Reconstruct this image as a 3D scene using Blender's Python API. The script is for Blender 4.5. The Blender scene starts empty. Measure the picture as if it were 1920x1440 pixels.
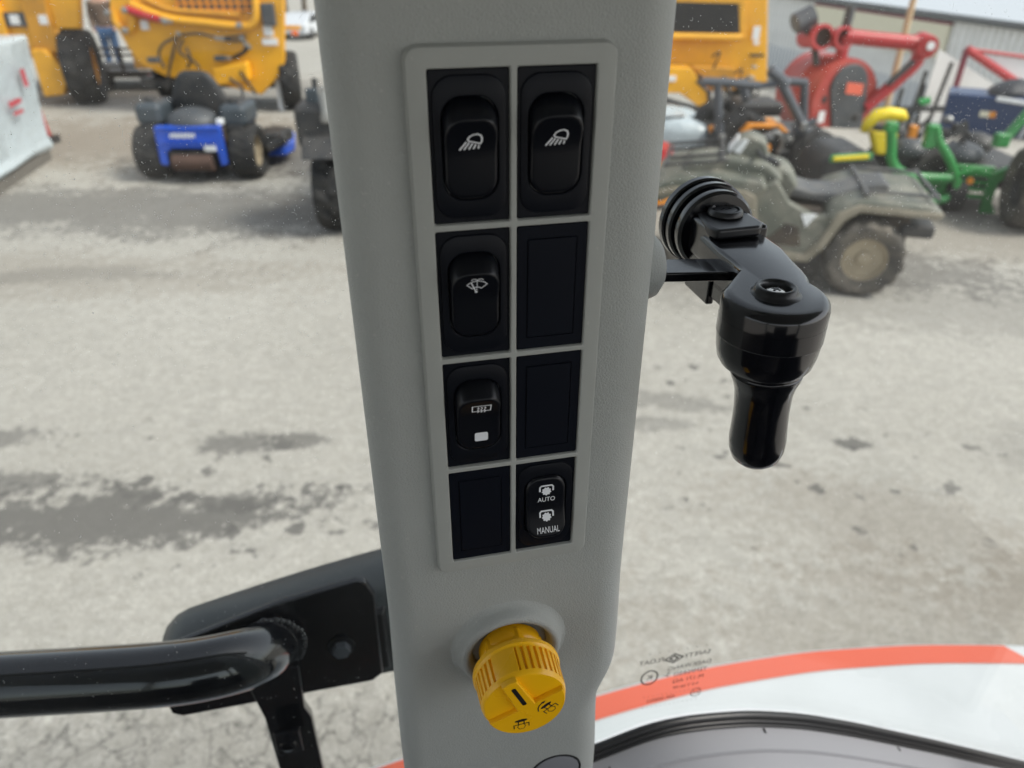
import bpy, bmesh, math, random
from mathutils import Vector, Matrix
random.seed(7)
R = math.radians
D = bpy.data
COL = bpy.context.scene.collection
SC = bpy.context.scene

# ------------------------------------------------------------------ camera, sky, sun, exposure
EYE = 2.10                                   # eye height in the cab above the yard
cam_d = D.cameras.new('camera'); cam = D.objects.new('camera', cam_d); COL.objects.link(cam)
cam_d.sensor_width = 36.0; cam_d.lens = 26.0
cam_d.clip_start = 0.01; cam_d.clip_end = 2000
cam.location = (0, 0, EYE); cam.rotation_euler = (R(90 - 31.08), 0, 0)
cam_d.dof.use_dof = True; cam_d.dof.focus_distance = 0.31; cam_d.dof.aperture_fstop = 10.5
SC.camera = cam

W = D.worlds.new('World'); SC.world = W; W.use_nodes = True
wn = W.node_tree; wn.nodes.clear()
sky = wn.nodes.new('ShaderNodeTexSky'); sky.sky_type = 'NISHITA'; sky.sun_disc = False
SUN_EL, SUN_AZ = 50, 106                      # azimuth clockwise from +Y
sky.sun_elevation = R(SUN_EL); sky.sun_rotation = R(SUN_AZ)
sky.air_density = 1.0; sky.dust_density = 2.0; sky.ozone_density = 1.0
hs = wn.nodes.new('ShaderNodeHueSaturation'); hs.inputs['Saturation'].default_value = 0.32
bg = wn.nodes.new('ShaderNodeBackground'); bg.inputs['Strength'].default_value = 0.12
wo = wn.nodes.new('ShaderNodeOutputWorld')
wn.links.new(sky.outputs[0], hs.inputs['Color']); wn.links.new(hs.outputs[0], bg.inputs['Color'])
wn.links.new(bg.outputs[0], wo.inputs['Surface'])

sun_d = D.lights.new('sun', 'SUN'); sun = D.objects.new('sun', sun_d); COL.objects.link(sun)
sun_d.energy = 1.5; sun_d.angle = R(16); sun_d.color = (1.0, 0.94, 0.86)
_az, _el = R(SUN_AZ), R(SUN_EL)
sdir = Vector((math.sin(_az) * math.cos(_el), math.cos(_az) * math.cos(_el), math.sin(_el)))
sun.rotation_euler = (-sdir).to_track_quat('-Z', 'Y').to_euler()

vs = SC.view_settings
vs.view_transform = 'Standard'; vs.look = 'None'; vs.gamma = 1; vs.use_curve_mapping = False
vs.exposure = 1.08
SC.cycles.transparent_max_bounces = 24; SC.cycles.max_bounces = 10; SC.cycles.diffuse_bounces = 5

# ------------------------------------------------------------------ materials
def mk(name):
    m = D.materials.new(name); m.use_nodes = True
    n = m.node_tree; b = n.nodes['Principled BSDF']
    return m, n, b
def N(n, t, **kw):
    x = n.nodes.new(t)
    for k, v in kw.items(): setattr(x, k, v)
    return x
def mat(name, col, rough=.5, metal=0., var=.25, vscale=6., dirt=None, dscale=3., damt=.5, bump=0., bscale=200., spec=.5, coat=0., bdist=.001):
    m, n, b = mk(name); L = n.links.new
    tc = N(n, 'ShaderNodeTexCoord')
    nz = N(n, 'ShaderNodeTexNoise'); nz.inputs['Scale'].default_value = vscale; nz.inputs['Detail'].default_value = 6
    L(tc.outputs['Object'], nz.inputs['Vector'])
    mx = N(n, 'ShaderNodeMix', data_type='RGBA')
    mx.inputs['A'].default_value = (*[c * (1 - var) for c in col], 1); mx.inputs['B'].default_value = (*[min(1, c * (1 + var)) for c in col], 1)
    L(nz.outputs['Fac'], mx.inputs['Factor']); out = mx.outputs['Result']
    if dirt:
        n2 = N(n, 'ShaderNodeTexNoise'); n2.inputs['Scale'].default_value = dscale; n2.inputs['Detail'].default_value = 9; n2.inputs['Roughness'].default_value = .7
        L(tc.outputs['Object'], n2.inputs['Vector'])
        mr = N(n, 'ShaderNodeMapRange'); mr.inputs['From Min'].default_value = .42; mr.inputs['From Max'].default_value = .68; mr.inputs['To Max'].default_value = damt
        L(n2.outputs['Fac'], mr.inputs['Value'])
        m2 = N(n, 'ShaderNodeMix', data_type='RGBA'); m2.inputs['B'].default_value = (*dirt, 1)
        L(mr.outputs['Result'], m2.inputs['Factor']); L(out, m2.inputs['A']); out = m2.outputs['Result']
    L(out, b.inputs['Base Color'])
    rr = N(n, 'ShaderNodeMapRange'); rr.inputs['To Min'].default_value = max(.02, rough - .12); rr.inputs['To Max'].default_value = min(1, rough + .12)
    L(nz.outputs['Fac'], rr.inputs['Value']); L(rr.outputs['Result'], b.inputs['Roughness'])
    b.inputs['Metallic'].default_value = metal; b.inputs['Specular IOR Level'].default_value = spec
    b.inputs['Coat Weight'].default_value = coat
    if bump:
        nb = N(n, 'ShaderNodeTexNoise'); nb.inputs['Scale'].default_value = bscale; nb.inputs['Detail'].default_value = 3
        L(tc.outputs['Object'], nb.inputs['Vector'])
        bp = N(n, 'ShaderNodeBump'); bp.inputs['Strength'].default_value = bump; bp.inputs['Distance'].default_value = bdist
        L(nb.outputs['Fac'], bp.inputs['Height']); L(bp.outputs['Normal'], b.inputs['Normal'])
    return m

def grained(name, col, rough=.5, strength=.6, scale=800.):
    """moulded vinyl: leather-like cell grain"""
    m, n, b = mk(name); L = n.links.new
    tc = N(n, 'ShaderNodeTexCoord')
    nz = N(n, 'ShaderNodeTexNoise'); nz.inputs['Scale'].default_value = 14; nz.inputs['Detail'].default_value = 5
    L(tc.outputs['Object'], nz.inputs['Vector'])
    mx = N(n, 'ShaderNodeMix', data_type='RGBA')
    mx.inputs['A'].default_value = (*[c * .93 for c in col], 1); mx.inputs['B'].default_value = (*[c * 1.07 for c in col], 1)
    L(nz.outputs['Fac'], mx.inputs['Factor'])
    s2 = N(n, 'ShaderNodeTexNoise'); s2.inputs['Scale'].default_value = 420; s2.inputs['Detail'].default_value = 4; L(tc.outputs['Object'], s2.inputs['Vector'])
    sr = N(n, 'ShaderNodeMapRange'); sr.inputs['From Min'].default_value = .66; sr.inputs['From Max'].default_value = .74; sr.inputs['To Max'].default_value = .35; L(s2.outputs['Fac'], sr.inputs['Value'])
    m3 = N(n, 'ShaderNodeMix', data_type='RGBA'); m3.inputs['B'].default_value = (.55, .54, .51, 1); L(sr.outputs['Result'], m3.inputs['Factor']); L(mx.outputs['Result'], m3.inputs['A'])
    L(m3.outputs['Result'], b.inputs['Base Color']); b.inputs['Specular IOR Level'].default_value = .4
    gz_ = N(n, 'ShaderNodeTexNoise'); gz_.inputs['Scale'].default_value = 9; gz_.inputs['Detail'].default_value = 8; gz_.inputs['Roughness'].default_value = .7; L(tc.outputs['Object'], gz_.inputs['Vector'])
    gr2 = N(n, 'ShaderNodeMapRange'); gr2.inputs['From Min'].default_value = .3; gr2.inputs['From Max'].default_value = .7; gr2.inputs['To Min'].default_value = rough - .14; gr2.inputs['To Max'].default_value = rough + .14; L(gz_.outputs['Fac'], gr2.inputs['Value']); L(gr2.outputs['Result'], b.inputs['Roughness'])
    wv = N(n, 'ShaderNodeTexVoronoi'); wv.feature = 'DISTANCE_TO_EDGE'; wv.inputs['Scale'].default_value = scale
    dn = N(n, 'ShaderNodeTexNoise'); dn.inputs['Scale'].default_value = scale * .8; dn.inputs['Detail'].default_value = 2
    L(tc.outputs['Object'], dn.inputs['Vector'])
    ad = N(n, 'ShaderNodeMixRGB'); ad.blend_type = 'ADD'; ad.inputs['Fac'].default_value = .0012
    L(tc.outputs['Object'], ad.inputs['Color1']); L(dn.outputs['Color'], ad.inputs['Color2']); L(ad.outputs['Color'], wv.inputs['Vector'])
    mr = N(n, 'ShaderNodeMapRange'); mr.inputs['From Max'].default_value = .25
    L(wv.outputs['Distance'], mr.inputs['Value'])
    bp = N(n, 'ShaderNodeBump'); bp.inputs['Strength'].default_value = strength; bp.inputs['Distance'].default_value = .0002
    L(mr.outputs['Result'], bp.inputs['Height']); L(bp.outputs['Normal'], b.inputs['Normal'])
    return m

M = {}
M['vinyl'] = grained('grey_vinyl', (.37, .385, .365))
M['panel'] = grained('grey_panel_plastic', (.37, .382, .357), .5, .12, 1400)
M['blackplastic'] = mat('black_switch_plastic', (.0045, .0058, .0095), .42, spec=.2, var=.15, bump=.12, bscale=2500, bdist=.0001)
M['blackblank'] = mat('black_cover_plastic', (.004, .0056, .0105), .5, spec=.14, var=.15, bump=.12, bscale=2500, bdist=.0001)
M['rocker'] = mat('black_rocker_plastic', (.0045, .0055, .0085), .32, spec=.32, var=.15)
M['print'] = mat('white_print', (.80, .82, .84), .5, var=.04)
M['blackprint'] = mat('black_print', (.012, .011, .012), .5, var=.1)
M['yellowplastic'] = mat('yellow_knob_plastic', (.95, .50, .006), .27, var=.05)
M['gloss'] = mat('gloss_black_plastic', (.004, .0045, .0065), .16, var=.15, vscale=30, spec=.5, coat=.25)
M['satin'] = mat('satin_black_plastic', (.009, .010, .012), .36, var=.2, bump=.08, bscale=1800, bdist=.0001)
M['enamel'] = mat('black_enamel', (.005, .0055, .0075), .1, var=.1, coat=.6)
M['housing'] = mat('dusty_black_housing', (.045, .051, .053), .5, var=.2, dirt=(.12, .12, .11), dscale=60, damt=.12)
M['rubberseal'] = mat('rubber_seal', (.006, .006, .0065), .42, var=.3)
M['chrome'] = mat('screw_steel', (.62, .60, .56), .25, metal=1., var=.1)
M['fender'] = mat('white_fender_paint', (.575, .598, .61), .3, var=.04, dirt=(.45, .47, .47), dscale=9, damt=.22, coat=.3)
M['stripe'] = mat('orange_red_decal', (.65, .125, .07), .4, var=.04)
M['trim'] = mat('grey_cab_trim', (.20, .205, .22), .55, var=.06, bump=.15, bscale=1400, bdist=.0002)
M['liner'] = mat('cab_headliner', (.30, .31, .30), .9, var=.1)
M['floormat'] = mat('cab_floor_mat', (.03, .03, .03), .8, var=.2)
M['rubber'] = mat('tyre_rubber', (.016, .016, .017), .8, var=.3, dirt=(.10, .09, .075), dscale=7, damt=.3, bump=.4, bscale=60, bdist=.004)
M['dustyrubber'] = mat('dusty_tyre_rubber', (.055, .05, .045), .9, var=.3, dirt=(.22, .19, .15), dscale=5, damt=.6, bump=.4, bscale=60, bdist=.004)
M['yellow'] = mat('machine_yellow_paint', (.82, .40, .018), .4, var=.08, dirt=(.36, .17, .03), dscale=2.2, damt=.35, coat=.15)
M['yellowdark'] = mat('machine_yellow_old', (.60, .28, .02), .5, var=.12, dirt=(.2, .1, .03), dscale=4, damt=.5)
M['orange'] = mat('orange_fender_paint', (.72, .26, .02), .4, var=.1)
M['blue'] = mat('blue_mower_paint', (.010, .085, .56), .3, var=.1, dirt=(.06, .09, .3), dscale=5, damt=.3, coat=.3)
M['navy'] = mat('navy_paint', (.012, .035, .105), .4, var=.15)
M['red'] = mat('red_paint', (.42, .022, .028), .4, var=.12, dirt=(.33, .08, .06), dscale=4, damt=.4)
M['reddrum'] = mat('faded_red_paint', (.38, .045, .035), .45, var=.12, dirt=(.40, .14, .11), dscale=3, damt=.4)
M['green'] = mat('green_paint', (.02, .25, .05), .38, var=.15, dirt=(.09, .18, .08), dscale=5, damt=.4, coat=.2)
M['seatyellow'] = mat('yellow_vinyl', (.80, .60, .012), .45, var=.06)
M['dark'] = mat('dark_machine_parts', (.022, .023, .025), .55, var=.4, dirt=(.1, .09, .08), dscale=9, damt=.5)
M['darkgrey'] = mat('dark_grey_plastic', (.055, .062, .07), .5, var=.2, dirt=(.13, .12, .11), dscale=8, damt=.4)
M['slategrey'] = mat('slate_plastic', (.05, .062, .073), .5, var=.15)
M['greytube'] = mat('grey_steel_tube', (.075, .082, .095), .45, var=.25)
M['steel'] = mat('bare_steel', (.35, .35, .34), .4, metal=.7, var=.2, dirt=(.15, .11, .08), dscale=12, damt=.5)
M['rust'] = mat('rusty_steel', (.085, .05, .038), .8, var=.4)
M['olive'] = mat('olive_atv_plastic', (.10, .107, .085), .55, var=.25, dirt=(.28, .26, .21), dscale=5, damt=.8)
M['oliveedge'] = mat('dusty_olive_edge', (.22, .195, .145), .7, var=.2, dirt=(.38, .33, .26), dscale=6, damt=.5)
M['atvseat'] = mat('atv_seat_vinyl', (.075, .078, .082), .6, var=.2, dirt=(.22, .20, .17), dscale=5, damt=.5)
M['atvdark'] = mat('atv_underside', (.045, .036, .03), .9, var=.4, dirt=(.13, .1, .07), dscale=8, damt=.6)
M['tanrim'] = mat('tan_wheel_steel', (.36, .30, .21), .6, var=.15, dirt=(.2, .16, .11), dscale=8, damt=.5)
M['wrap'] = mat('white_stretch_film', (.43, .49, .52), .28, var=.06, vscale=3, bump=.5, bscale=9, bdist=.03)
M['redprint'] = mat('red_print', (.45, .05, .07), .6, var=.2)
M['wood'] = mat('pallet_wood', (.13, .12, .105), .8, var=.3)
M['white'] = mat('white_paint', (.75, .76, .76), .4, var=.05)
M['cream'] = mat('cream_sign', (.72, .68, .52), .5, var=.05)
M['maroon'] = mat('maroon_trim', (.20, .03, .05), .5, var=.1)
M['siding'] = mat('grey_steel_siding', (.86, .86, .84), .5, var=.04, dirt=(.42, .41, .38), dscale=1.5, damt=.4)
M['roofwhite'] = mat('white_roof_steel', (.47, .50, .53), .4, var=.04)
M['gutter'] = mat('dark_gutter', (.09, .095, .095), .5, var=.2)
M['tan'] = mat('tan_timber', (.55, .40, .24), .7, var=.15)
M['tarp'] = mat('black_tarp', (.025, .027, .034), .6, var=.3, bump=.6, bscale=8, bdist=.05)
M['amber'] = mat('amber_lens', (.75, .14, .01), .2, var=.1)
M['jacket'] = mat('brown_jacket', (.11, .075, .055), .9, var=.3)
M['jeans'] = mat('blue_jeans', (.03, .07, .15), .9, var=.3)
M['skin'] = mat('skin', (.42, .25, .18), .6, var=.08)
M['hair'] = mat('brown_hair', (.05, .03, .02), .8, var=.3)
M['leaf'] = mat('bare_twig_foliage', (.12, .10, .07), .9, var=.4)
M['bark'] = mat('bark', (.10, .08, .06), .9, var=.3)
M['carpaint'] = mat('silver_car_paint', (.55, .57, .60), .25, var=.05, coat=.5)
M['carglass'] = mat('car_glass', (.02, .025, .03), .08, var=.1)
M['mesh'] = mat('dark_mesh', (.03, .028, .028), .8, var=.4, vscale=40)
M['white_dust'] = mat('dust_white', (.72, .72, .70), .9, var=.2)

def glass_mat():
    m = D.materials.new('window_glass'); m.use_nodes = True; n = m.node_tree; n.nodes.clear(); L = n.links.new
    out = N(n, 'ShaderNodeOutputMaterial'); tr = N(n, 'ShaderNodeBsdfTransparent'); tr.inputs['Color'].default_value = (.965, .985, .975, 1)
    gl = N(n, 'ShaderNodeBsdfGlossy'); gl.inputs['Roughness'].default_value = .02
    lw = N(n, 'ShaderNodeLayerWeight'); lw.inputs['Blend'].default_value = .5
    pw = N(n, 'ShaderNodeMath', operation='POWER'); pw.inputs[1].default_value = 4.5; L(lw.outputs['Facing'], pw.inputs[0])
    fr = N(n, 'ShaderNodeMapRange'); fr.inputs['To Min'].default_value = .02; fr.inputs['To Max'].default_value = .7; L(pw.outputs[0], fr.inputs['Value'])
    m1 = N(n, 'ShaderNodeMixShader'); L(fr.outputs[0], m1.inputs['Fac']); L(tr.outputs[0], m1.inputs[1]); L(gl.outputs[0], m1.inputs[2])
    # thin film of yard dust on the pane
    tc = N(n, 'ShaderNodeTexCoord'); nz = N(n, 'ShaderNodeTexNoise'); nz.inputs['Scale'].default_value = 9; nz.inputs['Detail'].default_value = 8
    L(tc.outputs['Object'], nz.inputs['Vector'])
    mr = N(n, 'ShaderNodeMapRange'); mr.inputs['From Min'].default_value = .35; mr.inputs['From Max'].default_value = .75; mr.inputs['To Min'].default_value = .0; mr.inputs['To Max'].default_value = .006
    L(nz.outputs['Fac'], mr.inputs['Value'])
    tl = N(n, 'ShaderNodeBsdfTranslucent'); tl.inputs['Color'].default_value = (.85, .85, .83, 1)
    m2 = N(n, 'ShaderNodeMixShader'); L(mr.outputs[0], m2.inputs['Fac']); L(m1.outputs[0], m2.inputs[1]); L(tl.outputs[0], m2.inputs[2])
    L(m2.outputs[0], out.inputs['Surface'])
    return m
def dust_mat():
    m = D.materials.new('pale_dust'); m.use_nodes = True; n = m.node_tree; n.nodes.clear(); L = n.links.new
    o = N(n, 'ShaderNodeOutputMaterial'); d_ = N(n, 'ShaderNodeBsdfDiffuse'); t = N(n, 'ShaderNodeBsdfTranslucent'); a = N(n, 'ShaderNodeMixShader')
    d_.inputs['Color'].default_value = t.inputs['Color'].default_value = (.85, .85, .83, 1); a.inputs['Fac'].default_value = .6
    L(d_.outputs[0], a.inputs[1]); L(t.outputs[0], a.inputs[2]); L(a.outputs[0], o.inputs['Surface']); return m
M['white_dust'] = dust_mat()
M['glass'] = glass_mat()

# ------------------------------------------------------------------ mesh helpers
V = Vector
class MB:
    def __init__(s): s.v = []; s.f = []
    def add(s, vs_, fs):
        o = len(s.v); s.v += [tuple(p) for p in vs_]; s.f += [tuple(i + o for i in q) for q in fs]; return s
    def box(s, c, d, rot=None):
        hx, hy, hz = d[0] / 2, d[1] / 2, d[2] / 2
        ps = [V((x, y, z)) for x in (-hx, hx) for y in (-hy, hy) for z in (-hz, hz)]
        if rot: 
            from mathutils import Euler
            e = Euler([R(a) for a in rot]).to_matrix(); ps = [e @ p for p in ps]
        c = V(c)
        return s.add([p + c for p in ps], [(0, 1, 3, 2), (4, 6, 7, 5), (0, 4, 5, 1), (2, 3, 7, 6), (0, 2, 6, 4), (1, 5, 7, 3)])
    def loft(s, rings, c0=True, c1=True):
        n = len(rings[0]); vs_ = [p for r in rings for p in r]; fs = []
        for k in range(len(rings) - 1):
            for i in range(n):
                j = (i + 1) % n; fs.append((k * n + i, k * n + j, (k + 1) * n + j, (k + 1) * n + i))
        if c0: fs.append(tuple(range(n))[::-1])
        if c1: fs.append(tuple((len(rings) - 1) * n + i for i in range(n)))
        return s.add(vs_, fs)
    def lathe(s, prof, o, ax=(0, 0, 1), n=24, c0=True, c1=True):
        """prof: (radius, distance along axis)"""
        a = V(ax).normalized(); u = a.orthogonal().normalized(); w = a.cross(u); o = V(o)
        rings = [[o + a * h + (u * math.cos(2 * math.pi * i / n) + w * math.sin(2 * math.pi * i / n)) * max(r, 1e-5) for i in range(n)] for r, h in prof]
        return s.loft(rings, c0, c1)
    def cyl(s, p, q, r0, r1=None, n=16):
        p, q = V(p), V(q); r1 = r0 if r1 is None else r1
        return s.lathe([(r0, 0), (r1, (q - p).length)], p, q - p, n)
    def tube(s, pts, r, n=10):
        pts = [V(p) for p in pts]; rs = r if isinstance(r, (list, tuple)) else [r] * len(pts)
        t = (pts[1] - pts[0]).normalized(); u = t.orthogonal().normalized(); rings = []
        for i, p in enumerate(pts):
            t2 = (pts[min(i + 1, len(pts) - 1)] - pts[max(i - 1, 0)]).normalized()
            u = (t.rotation_difference(t2) @ u); u = (u - t2 * u.dot(t2)).normalized(); t = t2; w = t.cross(u)
            rings.append([p + (u * math.cos(2 * math.pi * k / n) + w * math.sin(2 * math.pi * k / n)) * rs[i] for k in range(n)])
        return s.loft(rings)
    def prism(s, poly, o, ux, uy, depth):
        """polygon (a,b) in the plane o+a*ux+b*uy, thickened by depth along ux x uy"""
        o, ux, uy = V(o), V(ux), V(uy); nn = ux.cross(uy).normalized() * depth
        r0 = [o + ux * a + uy * b for a, b in poly]
        return s.loft([r0, [p + nn for p in r0]])
    def ell(s, c, r, nu=16, nv=10):
        c = V(c); rings = []
        for j in range(nv + 1):
            th = -math.pi / 2 + math.pi * j / nv; cr = max(math.cos(th), 1e-4)
            rings.append([c + V((r[0] * cr * math.cos(2 * math.pi * i / nu), r[1] * cr * math.sin(2 * math.pi * i / nu), r[2] * math.sin(th))) for i in range(nu)])
        return s.loft(rings)
    def grid(s, fn, nu, nv):
        vs_ = [fn(i / nu, j / nv) for j in range(nv + 1) for i in range(nu + 1)]
        return s.add(vs_, [(j * (nu + 1) + i, j * (nu + 1) + i + 1, (j + 1) * (nu + 1) + i + 1, (j + 1) * (nu + 1) + i) for j in range(nv) for i in range(nu)])
    def build(s, name, m, parent=None, bevel=0., seg=2, smooth=True, angle=38, sub=0, loc=None, rot=None):
        me = D.meshes.new(name); me.from_pydata(s.v, [], s.f); me.validate()
        bm = bmesh.new(); bm.from_mesh(me); bmesh.ops.recalc_face_normals(bm, faces=bm.faces); bm.to_mesh(me); bm.free()
        me.materials.append(M[m] if isinstance(m, str) else m)
        o = D.objects.new(name, me); COL.objects.link(o)
        if smooth:
            me.shade_smooth()
            if not bevel and not sub: me.set_sharp_from_angle(angle=R(angle))
        if bevel:
            b = o.modifiers.new('bevel', 'BEVEL'); b.width = bevel; b.segments = seg; b.limit_method = 'ANGLE'; b.angle_limit = R(35); b.harden_normals = True
        if sub:
            b = o.modifiers.new('sub', 'SUBSURF'); b.levels = sub; b.render_levels = sub
        if parent: o.parent = parent
        if loc is not None: o.location = loc
        if rot is not None: o.rotation_euler = rot
        return o

def thing(name, label, cat, loc=(0, 0, 0), rz=0, group=None):
    o = D.objects.new(name, None); COL.objects.link(o); o.location = loc; o.rotation_euler = (0, 0, R(rz)); o.empty_display_size = .1
    return tag(o, label, cat, group)
def tag(o, label=None, cat=None, group=None, kind=None):
    if label: o['label'] = label
    if cat: o['category'] = cat
    if group: o['group'] = group
    if kind: o['kind'] = kind
    return o
def rr(w, h, r, cx=0, cz=0, nc=6, ns=6):
    """rounded rectangle, symmetric about x=cx, starting bottom middle-right and running counter-clockwise; even point count"""
    pts = []
    def seg(a, b, n):
        for i in range(n): pts.append((a[0] + (b[0] - a[0]) * i / n, a[1] + (b[1] - a[1]) * i / n))
    def arc(c, a0, n):
        for i in range(n): a = R(a0 + 90 * i / n); pts.append((c[0] + r * math.cos(a), c[1] + r * math.sin(a)))
    x, z = w / 2, h / 2
    arc((x - r, -z + r), -90, nc); seg((x, -z + r), (x, z - r), ns); arc((x - r, z - r), 0, nc)
    pts.append((x - r, z))                              # right half: bottom -> top
    full = pts + [(-a, b) for a, b in pts[::-1]]
    return [(a + cx, b + cz) for a, b in full]
def ribbon(mb, pts, w, f, closed=False):
    """flat stroke of width w along 2D points, f maps (a,b) -> 3D"""
    n = len(pts)
    for i in range(n if closed else n - 1):
        a, b = V(pts[i]), V(pts[(i + 1) % n]); d = (b - a)
        if d.length < 1e-9: continue
        d.normalize(); q = V((-d.y, d.x)) * w / 2; e = d * w * .35
        mb.add([f(*(a - e + q)), f(*(a - e - q)), f(*(b + e - q)), f(*(b + e + q))], [(0, 1, 2, 3)])
def text_mesh(txt, size, f, cx, cz, mb, wide=1.0, mirror=False):
    cu = D.curves.new('t', 'FONT'); cu.body = txt; cu.size = size; cu.align_x = 'CENTER'; cu.align_y = 'CENTER'; cu.resolution_u = 3
    ob = D.objects.new('t', cu); COL.objects.link(ob)
    dg = bpy.context.evaluated_depsgraph_get(); me = D.meshes.new_from_object(ob.evaluated_get(dg))
    s = -1 if mirror else 1
    mb.add([f(cx + s * p.co.x * wide, cz + p.co.y) for p in me.vertices], [tuple(p.vertices) for p in me.polygons])
    D.objects.remove(ob); D.curves.remove(cu); D.meshes.remove(me)

def tyre(mb, c, ax, r, w, n=72, lug=.0, k=6, rim=.55):
    """tyre body round axis ax with chevron lugs; open at the rim"""
    a = V(ax).normalized(); u = V((0, 0, 1)); u = (u - a * u.dot(a)).normalized(); q = a.cross(u); c = V(c); h = w / 2
    prof = [(rim * r, -h * .72), (.74 * r, -h * .95), (.87 * r, -h), (.95 * r, -h * .92), (.985 * r, -h * .72), (1. * r, -h * .36), (1. * r, -h * .04), (1. * r, h * .04), (1. * r, h * .36), (.985 * r, h * .72), (.95 * r, h * .92), (.87 * r, h), (.74 * r, h * .95), (rim * r, h * .72)]
    rings = []
    for rad, t in prof:
        ring = []
        for i in range(n):
            rad2 = rad
            if lug and rad > .93 * r:
                ph = (i + int(abs(t) / h * k * .6) + (k // 2 if t > 0 else 0)) % k
                rad2 = rad + (0 if ph < k / 2 else -lug)
            th = 2 * math.pi * i / n
            ring.append(c + a * t + (u * math.cos(th) + q * math.sin(th)) * rad2)
        rings.append(ring)
    mb.loft(rings, False, False)
    return mb
def rim_disc(mb, c, ax, r, w, n=32, dish=.3):
    c = V(c); a = V(ax).normalized(); h = w / 2
    mb.lathe([(r, -h * .7), (r * .95, -h * .7), (r * .88, -h * dish), (r * .35, -h * dish * .9), (r * .3, -h * .55), (r * .18, -h * .6), (.001, -h * .6)], c, a, n, False, True)
    mb.lathe([(r, h * .7), (r * .95, h * .7), (r * .88, h * dish), (r * .35, h * dish * .9), (r * .3, h * .55), (r * .18, h * .6), (.001, h * .6)], c, a, n, False, True)
    mb.lathe([(r, -h * .7), (r, h * .7)], c, a, n, False, False)
    return mb
def wheel(parent, c, ax, r, w, rubber='rubber', rimm='dark', lug=0., k=6, rim=.55, n=72):
    t = tyre(MB(), c, ax, r, w, n, lug, k, rim).build('wheel', rubber, parent, angle=50)
    rim_disc(MB(), c, ax, r * rim * 1.02, w).build('rim', rimm, t)
    return t

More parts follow.
